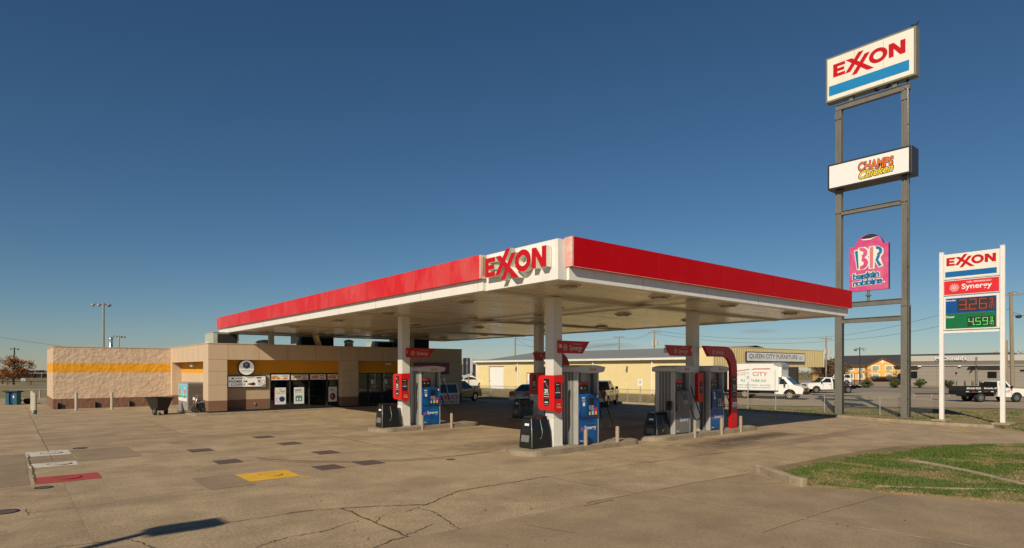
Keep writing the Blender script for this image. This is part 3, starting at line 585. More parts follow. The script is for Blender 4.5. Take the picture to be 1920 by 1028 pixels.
# channel letters on the corner, standing off the panel
fr = FA(-.06, 2.71, 5.19); W5 = 2.54; LH = .53
for nm, P, zz_ in (('E', [E_P], 0), ('X', X_P, 1), ('N', [N_P], 0)):
    mb = MB()
    for i, Q in enumerate(P): mb.poly(fr, [(a * W5 / 5.65, b * LH) for a, b in Q], RED, .02, .19 + .002 * i, side=CREAM)
    mb.build('letter', can)
mb = MB(); k = W5 / 5.65; mb.ring(fr, 3.62 * k, .5 * LH, .71 * k, .55 * LH, .36 * k, .27 * LH, RED, .02, .189, side=CREAM); mb.build('letter', can)
BEAM = mat('canopy_beam', (.55, .5, .4), .35, metal=.2, var=.08)
for b in (3.05, 12.1, 21, 28.9):
    mb = MB(); mb.box(.13, b - .14, ZB - .02, CA - .13, b + .14, ZB + .048, BEAM); mb.build('cross_beam', can)
for a in (6.9,):
    mb = MB(); mb.box(a - .2, .13, ZB - .05, a + .2, CB - .13, ZB - .022, BEAM); mb.build('gutter_beam', can)
for (a, b) in ((2.5, 2.8), (2.3, 11.95), (10.1, 2.8), (10.2, 12.0)):
    mb = MB(); mb.box(a, b, .14, a + .38, b + .38, ZB, COLW); mb.box(a - .03, b - .03, .15, a + .41, b + .41, .2, COLW); mb.box(a - .01, b - .01, .2, a + .39, b + .39, 1.02, WHITE); mb.build('column', can, bevel=.008)
for (a, b) in ((2.2, 28.7), (12.6, 28.9)):
    mb = MB(); mb.box(a, b, 3.7, a + .3, b + .3, ZB + .05, COLW); mb.build('column', can)
LAMPM = mat('lamp_lens', (.3, .26, .2), .25, var=.1)
for a in (1.2, 5.3, 9.3, 14.0):
    for b in (.85, 5.7, 11.15, 16.0, 21.6, 26.6):
        mb = MB(); f = Fr((a, b, ZB + .05), (1, 0, 0), (0, -1, 0))
        mb.poly(f, [(.36 * math.cos(R(t)), .36 * math.sin(R(t))) for t in range(0, 360, 45)], BEAM, 0, .03)
        mb.poly(f, [(.26 * math.cos(R(t)), .26 * math.sin(R(t))) for t in range(0, 360, 45)], LAMPM, .03, .09)
        mb.build('ceiling_lamp', can)
rel(can)

# ================================================================ PUMP ISLANDS
def island(a0, a1, b0, b1, label):
    mb = MB(); r = (b1 - b0) / 2; cy = (b0 + b1) / 2; P = []
    for t in range(-90, 91, 12): P.append((a1 - r * .8 + r * .8 * math.cos(R(t)), cy + r * math.sin(R(t))))
    for t in range(90, 271, 12): P.append((a0 + r * .8 + r * .8 * math.cos(R(t)), cy + r * math.sin(R(t))))
    mb.poly(XY, P, ISLC, 0, .13); P2 = [(x0_ * .985 + (a0 + a1) / 2 * .015, y0_ * .97 + cy * .03) for x0_, y0_ in P]; mb.poly(XY, P2, ISLC, .1301, .15)
    tag(mb.build('pump_island', origin=((a0 + a1) / 2, cy, 0), bevel=.03), label, 'kerbed island', 'raised concrete pump islands')
island(1.05, 6.45, 2.3, 3.8, 'raised concrete island under the front pump with the black bin')
island(.9, 6.2, 11.3, 12.9, 'raised concrete island under the left pump nearer the shop')
island(7.0, 14.3, 2.2, 3.8, 'longest raised concrete island under the two right hand pumps')
island(8.6, 14.3, 11.4, 12.9, 'raised concrete island at the back, mostly hidden behind the front pump')

def dispenser(a, b, label, face='blue', extra_nozzle=False):
    """pump: a = left edge, b = front edge; 1.02 wide, .9 deep"""
    W, D = 1.02, .9; z0 = .15
    t = thing('fuel_pump', label, 'fuel pump', (a + W / 2, b + D / 2, z0), group='fuel pumps under the canopy')
    A = PBLUE if face == 'blue' else PGREY; A2 = PBLUE if face == 'blue' else PUMPD
    T = lambda x, y, z: (x - W / 2, y - D / 2, z)
    def bx(mb, x0, y0, z0, x1, y1, z1, m): mb.box(x0 - W / 2, y0 - D / 2, z0, x1 - W / 2, y1 - D / 2, z1, m)
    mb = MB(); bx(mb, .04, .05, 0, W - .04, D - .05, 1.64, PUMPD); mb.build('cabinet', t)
    for s in (0, 1):
        x0 = 0 if s == 0 else W - .07
        for (y0, y1) in ((0, .2), (D - .2, D)):
            mb = MB(); bx(mb, x0, y0, 0, x0 + .07, y1, 2.36, PUMPG); mb.build('pillar', t, bevel=.025)
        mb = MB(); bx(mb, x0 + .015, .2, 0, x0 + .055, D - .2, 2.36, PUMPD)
        xs = x0 if s == 0 else x0 + .055
        for y in (.3, .45, .6): bx(mb, xs, y - .012, .02, xs + .015, y + .012, 2.34, PUMPG)
        mb.build('side_panel', t)
    mb = MB(); bx(mb, .48, D * .35, 1.64, W - .07, D * .65, 2.36, PUMPG); mb.build('back_panel', t)
    for sgn in (0, 1):
        f = Fr((-W / 2 + .07, -D / 2 + .03, 0), (1, 0, 0)) if sgn == 0 else Fr((W / 2 - .07, D / 2 - .03, 0), (-1, 0, 0))
        w_ = W - .14
        mb = MB(); mb.fbox(f, 0, .05, w_, .86, A2, -.02, .03)
        if face == 'blue' or True:
            rosette(mb, f, .14, .5, .085, mat('rosette_mauve', (.5, .2, .35), .4, var=0), z=.034)
            mb.text(f, 'Synergy', .25, .44, .56, .17, SIGNW, .034, .02); mb.text(f, 'FUEL TECHNOLOGY', .42, .65, .4, .03, LBLUE, .034); mb.text(f, 'Exxon', .04, .1, .17, .06, SIGNW, .034)
        mb.build('lower_panel', t)
        mb = MB()   # bulging card-reader door
        prof = [(.86, .04), (.9, .09), (1.3, .1), (1.55, .075), (1.64, .03)]; n = 9
        for i in range(len(prof) - 1):
            (za, pa), (zb, pb) = prof[i], prof[i + 1]
            q = lambda x, z, p: f(x, z - (.05 * math.sin(math.pi * x / w_) if z < .87 else 0), p)
            for k in range(n):
                xa, xb = w_ * k / n, w_ * (k + 1) / n
                mb.add([q(xa, za, pa), q(xb, za, pa), q(xb, zb, pb), q(xa, zb, pb)], [(0, 1, 2, 3)], A, False)
        mb.add([f(0, .86, 0), f(w_, .86, 0), f(w_, 1.64, 0), f(0, 1.64, 0)] + [f(0, .86, .04), f(0, 1.64, .03), f(0, 1.3, .1), f(w_, .86, .04), f(w_, 1.64, .03), f(w_, 1.3, .1)], [(0, 3, 5, 6, 4), (1, 7, 9, 8, 2), (3, 2, 8, 5)], A)
        mb.fbox(f, .3, .93, w_ - .12, 1.6, PBLUED if face == 'blue' else PUMPD, .08, .102)
        d = mb.build('reader_door', t)
        mb = MB(); mb.fbox(f, .4, 1.3, .62, 1.5, BLACK, .1, .112)
        if face != 'blue': mb.fbox(f, .42, 1.32, .6, 1.48, mat('lcd', (.05, .1, .2), .2, var=.05), .112, .114)
        mb.build('screen', t)
        mb = MB()
        for r_ in range(4):
            for c_ in range(3): mb.fbox(f, .39 + .035 * c_, 1.13 + .035 * r_, .415 + .035 * c_, 1.155 + .035 * r_, GREYM, .1, .11)
        mb.fbox(f, .52, 1.14, .6, 1.26, GREYM, .1, .114); mb.fbox(f, .54, 1.19, .58, 1.2, BLACK, .114, .116); mb.build('keypad', t)
        if face == 'blue':
            for i, (c, hh) in enumerate(((PBLUED, .16), (LBLUE, .2), (LRED, .24))):
                mb = MB(); x = .36 + .15 * i; mb.fbox(f, x, .95, x + .11, .95 + hh, c, .1, .112); mb.disc(f, x + .055, .985, .035, .035, YEL, .112, .118); mb.fbox(f, x + .025, 1.03, x + .085, 1.06, SIGNW, .112, .114); mb.build('grade_button', t)
            mb = MB(); mb.fbox(f, .06, 1.4, .22, 1.47, GREYM, .1, .104); mb.fbox(f, .07, 1.5, .2, 1.54, SIGNW, .094, .097); mb.fbox(f, .1, 1.25, .2, 1.37, SIGNW, .104, .106)
            mb.fbox(f, w_ - .15, 1.5, w_ - .05, 1.59, SIGNW, .093, .098)
            mb.build('print_pattern', t)
        mb = MB(); mb.fbox(f, .02, 1.66, .44, 1.93, BLACK, -.12, .02); mb.fbox(f, .02, 1.93, .44, 2.03, DRED if face == 'blue' else RED2, -.12, .025); mb.text(f, 'FUEL REWARDS', .05, 1.96, .34, .035, ORG, .027)
        mb.disc(f, .12, 1.83, .035, .035, GREYM, .02, .024); mb.disc(f, .3, 1.83, .045, .02, GREYM, .02, .024); mb.build('price_head', t, bevel=.006)
    # curved bonnet
    mb = MB(); top = []; bot = []; n = 12; xa, xb = -.08, W + .2
    for i in range(n + 1):
        u_ = i / n; x = xa + (xb - xa) * u_; s_ = math.sin(math.pi * u_)
        top.append((x, 2.51 + .07 * s_)); bot.append((x, 2.36 - .05 * s_))
    bot[-1] = (xb - .05, 2.38)
    mb.poly(Fr((-W / 2, D / 2 + .08, 0), (1, 0, 0)), top + bot[::-1], BONNET, 0, D + .18)
    f = Fr((-W / 2, -D / 2 - .1, 0), (1, 0, 0)); mb.text(f, 'Exxon', .46, 2.4, .32, .1, LRED, .004, .008, .2)
    mb.build('bonnet', t)
    # nozzle and hose on the right side, plus the left
    for s in (1,) + ((-1,) if extra_nozzle else ()):
        x = (W / 2 + .02) * s
        mb = MB(); mb.box(x - .03, -.34, .92, x + .06 * s, -.12, 1.25, BLACK)
        mb.tube([(x + .06 * s, -.26, 1.2), (x + .14 * s, -.3, 1.15), (x + .18 * s, -.34, 1.0), (x + .14 * s, -.36, .9)], [.045, .04, .03, .028], BLACK)
        mb.tube([(x + .05 * s, -.2, 1.1), (x + .22 * s, -.28, 1.05), (x + .2 * s, -.3, .92)], .014, BLACK if s > 0 else RUBBER); mb.build('nozzle', t)
        if s < 0: continue
        mb = MB()
        H0 = Vector((x + .03 * s, -.2, 2.36))
        pts = [H0]; P1 = Vector((x + .7 * s, -.42, .62)); P2 = Vector((x + .45 * s, -.38, .2)); P3 = Vector((x + .15 * s, -.36, .9))
        for i in range(1, 13): pts.append(H0.lerp(P1, i / 12) + Vector((0, 0, -.05 * math.sin(math.pi * i / 12))))
        for i in range(1, 17):
            u_ = i / 16; a_ = P1.lerp(P2, u_); b_ = P2.lerp(P3, u_); pts.append(a_.lerp(b_, u_))
        mb.tube(pts, .019, RUBBER, 6); mb.build('hose', t)
    return t
dispenser(3.39, 2.62, 'blue faced fuel pump on the front island beside the nearest column', 'blue')
dispenser(3.1, 11.75, 'blue faced fuel pump on the left island nearer the shop', 'blue')
dispenser(8.42, 2.5, 'bronze grey faced fuel pump without blue panels, left of the right hand column', 'grey', True)
dispenser(10.75, 2.5, 'blue faced fuel pump beside the tall red arch', 'blue', False)
dispenser(10.85, 11.75, 'fuel pump on the hidden back island behind the front pump', 'blue', False)

SYN = mat('printed_cream', (.62, .56, .48), .5, var=.03)
def valance_art(mb, f, x, y, s=1., z=.03):
    rosette(mb, f, x + .13 * s, y + .17 * s, .13 * s, SYN, z); mb.text(f, 'Synergy', x + .34 * s, y + .03 * s, .68 * s, .23 * s, SYN, z, .015, .2); mb.text(f, 'FUEL TECHNOLOGY', x + .5 * s, y + .29 * s, .5 * s, .04 * s, SYN, z)
def topper(a, b, num, label, mirror=False):
    t = thing('pump_topper', label, 'sign', (a, b, 3.1), group='red pump valances')
    z = .4; mb = MB(); f = Fr((0, 0, 0), (1, 0, 0))
    P = [(0, 0), (1.12, 0), (1.44, z), (0, z)] if not mirror else [(.33, 0), (1.68, 0), (1.68, z), (0, z)]
    mb.poly(f, P, RED, -.06, 0); valance_art(mb, f, .2 if not mirror else .5, .03, .88, .006)
    mb.build('sign_panel', t)
    mb = MB(); mb.text(f, num, .03 if not mirror else 1.6, .17, None, .12, SIGNW, .006, .02); mb.build('pump_number', t); mb = MB(); mb.box(.02, .061, .1, .3, .1, .3, COLW); mb.build('bracket', t)
    return t
topper(2.66, 2.76, '10', 'red slanted fuel valance numbered 10 on the nearest column')
topper(2.48, 11.9, '1', 'red slanted fuel valance numbered 1 on the column nearest the shop windows')
topper(8.2, 2.74, '8', 'red slanted fuel valance left of the right hand column', True)
t = thing('pump_topper', 'small red trapezoid valance on the back column left of the nearest column', 'sign', (9.75, 11.9, 3.02), group='red pump valances')
f = Fr((0, 0, 0), (1, 0, 0)); mb = MB(); mb.poly(f, [(.22, 0), (.62, 0), (.78, .42), (0, .42)], RED, -.06, 0); mb.build('sign_panel', t); mb = MB(); mb.text(f, '3', .5, .18, None, .13, SIGNW, .006, .02); mb.build('pump_number', t)
def arch(a, b, label):
    t = thing('red_arch', label, 'pylon', (a, b, .15), group='red arched pump pylons')
    f = Fr((0, 0, 0), (1, 0, 0)); mb = MB(); Z = 3.36; P = [(.0, 0), (.46, 0), (.46, Z - .95)]
    for i in range(1, 10): t_ = R(90 * i / 9); P.append((.46 - .85 + .85 * math.cos(t_), Z - .95 + .95 * math.sin(t_)))
    P += [(-1.95, Z), (-1.6, Z - .42), (-.55, Z - .42)]
    for i in range(1, 8): t_ = R(90 - 90 * i / 7); P.append((-.5 + .5 * math.cos(t_), Z - .97 + .55 * math.sin(t_)))
    mb.poly(f, P, RED, -.12, 0); valance_art(mb, f, -1.42, Z - .38, .85, .006); mb.build('arch_panel', t)
    mb = MB(); mb.fbox(f, .05, 1.25, .38, 2.15, BLACK, 0, .012); mb.text(f, 'REWARDS', .09, 2.0, .2, .05, SIGNW, .016); mb.text(f, '2X', .13, 1.68, .18, .12, SIGNW, .016, .03); mb.text(f, 'POINTS', .12, 1.6, .2, .05, SIGNW, .016); mb.fbox(f, .1, 1.52, .33, 1.54, SIGNW, .012, .014); mb.text(f, 'learn', .13, 1.38, .16, .04, SIGNW, .016)
    mb.build('poster', t)
    mb = MB(); mb.fbox(f, .1, .85, .4, 1.08, SIGNW, 0, .01); mb.fbox(f, .1, .85, .4, .9, LBLUE, .01, .012); mb.fbox(f, .2, .95, .29, 1.0, BLACK, .01, .013); mb.build('sticker', t)
    return t
arch(12.22, 2.45, 'tall red arched pylon with black rewards poster right of the right hand pumps')
arch(12.1, 12.1, 'red arched pylon showing above the front pump, on the back island')
def rewards(a, b, label):
    """wraps the column corner: wide rounded plate facing the sun and a shield-shaped flank"""
    t = thing('red_rewards_panel', label, 'sign', (a, b, 1.3), group='red rewards panels on the columns')
    mb = MB(); f = Fr((-.0, .62, 0), (0, -1, 0)); Z = 1.1
    P = []
    for cx, cy, t0 in ((.14, .14, 180), (.76, .0, 270), (.76, Z, 0), (.14, Z - .14, 90)):
        if cx > .5: P.append((cx, cy)); continue
        for k in range(6): q = R(t0 + 90 * k / 5 + (0 if t0 == 180 else 0)); P.append((cx + .14 * math.cos(q), cy + .14 * math.sin(q)))
    P = [(.14 - .14 * math.cos(R(q)), .14 - .14 * math.sin(R(q))) for q in range(0, 91, 15)] + [(.66, 0), (.66, Z)] + [(.14 - .14 * math.cos(R(q)), Z - .14 + .14 * math.sin(R(q))) for q in range(90, -1, -15)]
    mb.poly(f, P, RED2, 0, .1); mb.build('face_plate', t, bevel=.012)
    f = Fr((.04, .72, 0), (0, -1, 0)); mb = MB(); mb.fbox(f, .33, .12, .66, 1.02, LRED, .14, .146); mb.fbox(f, .36, .14, .63, 1.0, BLACK, .146, .152)
    mb.tube([f(.4, .88, .156), f(.46, .89, .156), f(.5, .8, .156), f(.56, .74, .156), f(.6, .7, .156)], .012, LRED, 5); mb.tube([f(.39, .9, .157), f(.47, .9, .157)], .014, SIGNW, 5)
    mb.text(f, '2X', .41, .55, .18, .12, SIGNW, .156, .04); mb.text(f, 'POINTS', .39, .48, .22, .045, SIGNW, .156, .02); mb.fbox(f, .38, .42, .61, .435, SIGNW, .152, .154); mb.fbox(f, .39, .36, .6, .37, LRED, .152, .154); mb.fbox(f, .42, .24, .57, .27, SIGNW, .152, .154); mb.fbox(f, .38, .17, .61, .2, PUMPD, .152, .154)
    mb.build('poster', t)
    f2 = Fr((-.1, -.04, 0), (1, 0, 0)); mb = MB()
    mb.poly(f2, [(-.0, 0), (.24, -.1), (.36, .0), (.36, .28), (.33, .34), (.33, .82), (.4, .9), (.4, 1.12), (-.0, 1.1)], RED2, 0, .08)
    f2 = Fr((-.13, 0, 0), (1, 0, 0)); mb.build('flank_plate', t, bevel=.012)
    mb = MB(); mb.fbox(f2, .06, .38, .3, .88, BLACK, .12, .128); mb.text(f2, 'Save', .1, .8, .14, .04, SIGNW, .132); mb.ring(f2, .18, .66, .05, .08, .04, .07, GREYM, .128, .131); mb.fbox(f2, .08, .55, .28, .57, SIGNW, .128, .13); mb.fbox(f2, .1, .43, .25, .5, PNAVY, .128, .13)
    mb.text(f2, 'FUEL', .16, .18, .14, .04, SYN, .124); mb.text(f2, 'FULL', .14, .08, .2, .07, SYN, .124); mb.build('side_poster', t)
    return t
rewards(2.46, 2.74, 'bright red rewards panel reading 2X on the nearest column')
rewards(2.26, 11.87, 'bright red rewards panel on the column nearest the shop')
rewards(10.16, 11.94, 'dark red panel edge on the back column left of the nearest column')
mb = MB(); f = Fr((10.14, 2.78, 1.3), (1, 0, 0))
t = thing('red_rewards_panel', 'narrow red panel on the right hand column between two pumps', 'sign', (10.14, 2.78, 1.3), group='red rewards panels on the columns')
mb = MB(); f = Fr((0, 0, 0), (1, 0, 0)); mb.poly(f, [(.06, 0), (.36, 0), (.36, 1.14), (.06, 1.14), (0, 1.05), (0, .1)], RED2, 0, .14); mb.build('face_plate', t, bevel=.012)
mb = MB(); mb.fbox(f, .13, .34, .3, .82, BLACK, .14, .147); mb.fbox(f, .15, .42, .26, .46, PNAVY, .147, .149); mb.fbox(f, .15, .55, .26, .57, SIGNW, .147, .149); mb.build('poster', t)

def bin_(a, b, label, yaw=0):
    t = thing('trash_bin', label, 'trash bin', (a, b, .15 if a < 7 or b > 10 else .0), yaw, group='black forecourt bins')
    P = [(-.3, 0), (.3, 0), (.27, .55), (.2, .93), (-.2, .96), (-.27, .6)]
    mb = MB(); lv = [(0, -.34, .5, .31), (.12, -.34, .5, .31), (.55, -.32, .48, .28), (.93, -.26, .42, .19)]; vs = []
    for (z, xa, xb, y) in lv: vs += [(xa, -y, z), (xb, -y, z), (xb, y, z), (xa, y, z)]
    fs = [(3, 2, 1, 0), (12, 13, 14, 15)]
    for i in range(3): fs += [(i * 4 + k, i * 4 + (k + 1) % 4, i * 4 + 4 + (k + 1) % 4, i * 4 + 4 + k) for k in range(4)]
    mb.add(vs, fs, BLACK); mb.build('body', t, bevel=.035)
    mb = MB(); fo = Fr((-.316, 0, .5), (0, -1, 0), (.16, 0, 1)); mb.fbox(fo, -.17, .03, .15, .34, BLACKM, 0, .012); mb.fbox(fo, -.08, .2, .12, .27, SIGNW, .012, .016); mb.fbox(fo, -.19, -.3, .17, -.05, PUMPD, -.02, -.004); mb.build('opening', t)
    mb = MB(); mb.tube([(-.34, -.315, .02), (-.325, -.29, .5), (-.27, -.2, .93)], .011, PUMPG, 5); mb.tube([(.0, -.305, .3), (.07, -.303, .33), (.1, -.3, .5), (.08, -.215, .88)], .006, PUMPG, 5); mb.build('trim', t)
    mb = MB(); mb.poly(Fr((-.3, 0, 0), (0, -1, 0)), [(-.2, .93), (.2, .93), (.17, .97), (-.15, .99)], BLACK, -.71, -.03); mb.build('lid', t, bevel=.015)
    return t
bin_(1.93, 3.1, 'black plastic bin with white paper in its slot on the front island')
bin_(1.62, 12.1, 'black plastic bin on the left island nearer the shop')
bin_(7.95, 3.0, 'black bin in the shade left of the bronze grey pump')
bin_(9.2, 12.2, 'black bin in deep shade at the back island behind the front bin')
for (a, b, h, la) in [(3.56, 2.42, .6, 'tan bollard in front of the blue front pump'), (5.13, 2.45, .62, 'tan bollard at the right end of the front island wrapped by the hose'), (2.92, 11.33, .58, 'tan bollard in front of the left pump nearer the shop'), (4.4, 11.3, .6, 'tan bollard right of the left pump nearer the shop'),
                      (9.27, 2.2, .62, 'tan bollard in front of the bronze grey pump'), (11.09, 2.2, .62, 'tan bollard in front of the pump beside the red arch'), (12.52, 2.2, .62, 'tan bollard at the foot of the red arch'), (2.1, 13.0, .6, 'small tan bollard behind the left column')]:
    mb = MB(); mb.cyl((a, b, 0), (a, b, h + .03), .065, BOLL, n=16); mb.ball((a, b, h + .03), .065, BOLL, sc=(1, 1, .35)); tag(mb.build('bollard', origin=(a, b, 0)), la, 'bollard', 'low bollards guarding the pumps')
for (a, b, h, la) in [(-9.44, 33.3, 1.2, 'nearest of the four grey bollards left of the shop wing'), (-9.44, 35.1, 1.2, 'second of the four grey bollards left of the shop wing'), (-9.44, 36.9, 1.2, 'third of the four grey bollards left of the shop wing'), (-9.44, 38.7, 1.2, 'farthest of the four grey bollards left of the shop wing'),
                      (-7.35, 35.6, 1.13, 'left one of two grey bollards before the rough shop wall'), (-5.5, 35.4, 1.13, 'right one of two grey bollards before the rough shop wall')]:
    mb = MB(); mb.cyl((a, b, 0), (a, b, h - .03), .085, BOLLG, n=16); mb.ball((a, b, h - .03), .085, BOLLG, sc=(1, 1, .35))
    if b < 33.5: mb.cyl((a, b, 0), (a, b, .25), .088, TEAL, n=16)
    tag(mb.build('bollard', origin=(a, b, 0)), la, 'bollard', 'tall bollards round the shop')

# ================================================================ SHOP
shop = thing('convenience_store', 'long beige flat roofed fuel station shop with gold band and brown base', 'shop', (2, 32, 0))
HT = 4.07; BF = 27.4; BR_ = 28.0; AL = -1.69; AR = 16.2; ZR = 3.15
def wallpiece(mb, fr, x0, x1, z0, z1, depth=.2, gold=(2.33, 3.17), wain=.74, smooth=STUCCO, seam=True):
    """three coloured bands; every band a prism going back from the face"""
    for (a, b, m) in ((z0, wain, WAIN), (wain, gold[0] if gold else z1, smooth), (gold[0], gold[1], GOLD) if gold else (0, 0, None), (gold[1], z1, smooth) if gold else (0, 0, None)):
        a = max(a, z0); b = min(b, z1)
        if b > a + 1e-3: mb.fbox(fr, x0, a, x1, b, m, -depth, 0)
f0 = FB(0, BF, 0)
mb = MB()
f0.fb = None
mb.fbox(f0, AL, .74, -.66, ZR, STUCCO, -1.2, 0); mb.fbox(f0, AL, .12, -.66, .74, WAIN, -1.2, 0)                     # left pier (also forms the side pier)
mb.fbox(f0, 6.5, .74, 7.67, ZR, STUCCO, -.6, 0); mb.fbox(f0, 6.5, .12, 7.67, .74, WAIN, -.6, 0)
mb.fbox(f0, 11.95, .74, AR, ZR, STUCCO, -.6, 0); mb.fbox(f0, 11.95, .12, AR, .74, WAIN, -.6, 0)
mb.fbox(f0, AL, ZR, AR, HT, STUCCO, -.25, 0)                                                                     # header
mb.fbox(f0, AL + .02, 0, AR - .02, .12, BLACKM, -.55, -.03)
mb.fbox(f0, -.66, ZR, 11.95, ZR + .03, STUCCO2, -.61, -.251)
mb.build('front_wall', shop)
mb = MB()   # control joints
for x in (-.62, 1.15, 2.9, 4.7, 6.45, 7.7, 9.5, 11.2, 12.6, 14.4): mb.fbox(f0, x, ZR, x + .02, HT - .02, JOINT, 0, .002)
for x0, x1 in ((AL, -.66), (6.5, 7.67), (11.95, AR)):
    for z in (1.65, 2.45, ZR): mb.fbox(f0, x0, z, x1, z + .016, JOINT, 0, .002)
mb.build('wall_pattern', shop)
fr2 = FB(0, BR_, 0); mb = MB()
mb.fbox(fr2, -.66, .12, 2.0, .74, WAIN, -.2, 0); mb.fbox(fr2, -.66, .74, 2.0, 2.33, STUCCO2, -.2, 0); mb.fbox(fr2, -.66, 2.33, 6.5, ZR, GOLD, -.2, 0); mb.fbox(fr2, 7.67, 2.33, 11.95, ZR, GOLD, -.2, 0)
mb.fbox(fr2, -.66, 0, 2.0, .12, BLACKM, -.2, -.02)
mb.build('recessed_wall', shop)
mb = MB(); mb.fbox(FB(0, BF, 0), AL - .02, HT, AR + .02, HT + .05, STUCCO2, -.3, .02); mb.box(AL - .02, BF + .28, HT, AL + .25, 45.4, HT + .05, STUCCO2); mb.box(AR - .25, BF + .28, HT, AR + .02, 45.4, HT + .05, STUCCO2); mb.build('parapet_cap', shop)
mb = MB(); mb.box(AL + .25, BF + .3, 3.62, AR - .25, 45.2, 3.7, ROOFG); mb.build('roof', shop)
# side (faces -a): pier 27.4-28.6 is the front pier; header and recessed wall behind
fs = FA(AL, 0, 0); mb = MB()
mb.fbox(fs, -37.9, ZR - .1, -28.6, HT, STUCCO, -.25, 0); mb.fbox(fs, -28.6, ZR, -27.651, HT, STUCCO, -.25, 0)
mb.fbox(fs, -38.3, .74, -37.4, ZR - .1, STUCCO, -1.0, 0); mb.fbox(fs, -38.3, 0, -37.4, .74, WAIN, -1.0, 0)
fq = FA(AL + .6, 0, 0); mb.fbox(fq, -37.4, .12, -28.6, .74, WAIN, -.2, 0); mb.fbox(fq, -37.4, .74, -28.6, 2.33, STUCCO, -.2, 0); mb.fbox(fq, -37.4, 2.33, -28.6, ZR, GOLD, -.2, 0); mb.fbox(fq, -37.4, 0, -28.6, .12, BLACKM, -.2, -.02)
for b in (29.8, 31.2, 32.6, 34, 35.4, 36.8): mb.fbox(fs, -b, ZR - .08, -b + .02, HT - .02, JOINT, 0, .002)
mb.build('side_wall', shop)
mb = MB(); mb.box(AR - .2, BF + .61, 0, AR, 45.4, HT, STUCCO2); mb.box(-8.3, 45.2, 0, AR - .2, 45.4, HT, STUCCO2); mb.build('back_wall', shop)
# rough block wing
mb = MB(); fw = FB(0, 37.9, 0)
for (za, zb, m) in ((0, .66, SFW), (.66, 2.36, SFB), (2.36, 3.0, SFG), (3.0, HT - .05, SFB)): mb.fbox(fw, -8.4, za, AL + .001, zb, m, -.2, 0)
mb.build('rough_block_wall', shop)
mb = MB(); fl = FA(-8.4, 0, 0)
for (za, zb, m) in ((0, .66, WAIN), (.66, 2.36, STUCCO), (2.36, 3.0, GOLD), (3.0, HT - .05, STUCCO)): mb.fbox(fl, -45.4, za, -38.1, zb, m, -.2, 0)
mb.build('wing_end_wall', shop)
mb = MB(); mb.box(-8.42, 37.88, HT - .05, AL, 38.15, HT, STUCCO2); mb.box(-8.42, 38.15, HT - .05, -8.15, 45.4, HT, STUCCO2); mb.box(-8.15, 38.15, 3.6, AL + .2, 45.2, 3.66, ROOFG); mb.build('wing_roof', shop)
for (u0, u1) in ((108, 122), (178, 190), (242, 253)):  # flat black wedges with a brown fin along the wall foot
    from_a = lambda u: CAMP[0] + (37.88 - CAMP[1]) * (((u - U0) / F * ER[0] + ER[1]) / ((u - U0) / F * EL[0] + EL[1]))
    x0, x1 = from_a(u0), from_a(u1); mb = MB(); mb.poly(fw, [(x0, .02), (x1, .02), (x1, .26), (x0 + .12, .4), (x0, .4)], BLACKM, 0, .012); mb.fbox(fw, x0 - .05, .0, x0, .42, WAIN, 0, .12); mb.build('wall_foot_wedge', shop)
# kerbed walk in front
mb = MB(); mb.box(-2.5, 26.3, -.02, 17.6, 27.42, .05, ISLC); mb.box(-2.5, 27.42, -.02, -1.0, 37.9, .05, ISLC); struct(mb.build('walkway', bevel=.02))
mb = MB(); mb.poly(XY, [(-2.5, 29), (-2.5, 26.3), (17.6, 26.3), (17.6, 26.18), (-2.62, 26.18), (-2.7, 26.3), (-2.75, 29)], CURB, -.02, .06); struct(mb.build('kerb', bevel=.015))
# windows
def window(x0, x1, z0=.14, z1=2.33, bf=BR_, door=False):
    fr_ = FB(0, bf, 0); mb = MB()
    for (a, b, c, d) in ((x0, z0, x1, z0 + .06), (x0, z1 - .06, x1, z1), (x0, z0 + .06, x0 + .045, z1 - .06), (x1 - .045, z0 + .06, x1, z1 - .06)): mb.fbox(fr_, a, b, c, d, DSTEEL, -.08, .03)
    if door: mb.fbox(fr_, x0 + .045, 1.95, x1 - .045, 2.0, DSTEEL, -.08, .03)
    nm = 'door' if door else 'window'; o = mb.build(nm, shop)
    mb = MB(); mb.fbox(fr_, x0 + .045, z0 + .06, x1 - .045, z1 - .06, GLASS, -.03, -.02); mb.build('pane', o)
    if door:
        mb = MB(); mb.tube([fr_(x1 - .13, .9, .03), fr_(x1 - .13, .92, .08), fr_(x1 - .13, 1.25, .08), fr_(x1 - .13, 1.27, .03)], .014, CHROME); mb.build('handle', o)
        mb = MB(); mb.fbox(fr_, x0 + .2, 1.55, x0 + .4, 1.85, SIGNW, .0, .004); mb.fbox(fr_, x0 + .24, 1.3, x0 + .5, 1.45, PROSE, 0, .004); mb.build('notice', o)
    return o
for x0, x1 in ((2.0, 3.25), (3.25, 4.5), (4.5, 5.7), (5.7, 6.5)): window(x0, x1)
window(7.67, 8.7); window(8.7, 9.75, door=True); window(9.75, 10.8, door=True); window(10.8, 11.95)
fg = FB(0, BR_ - .036, 0)
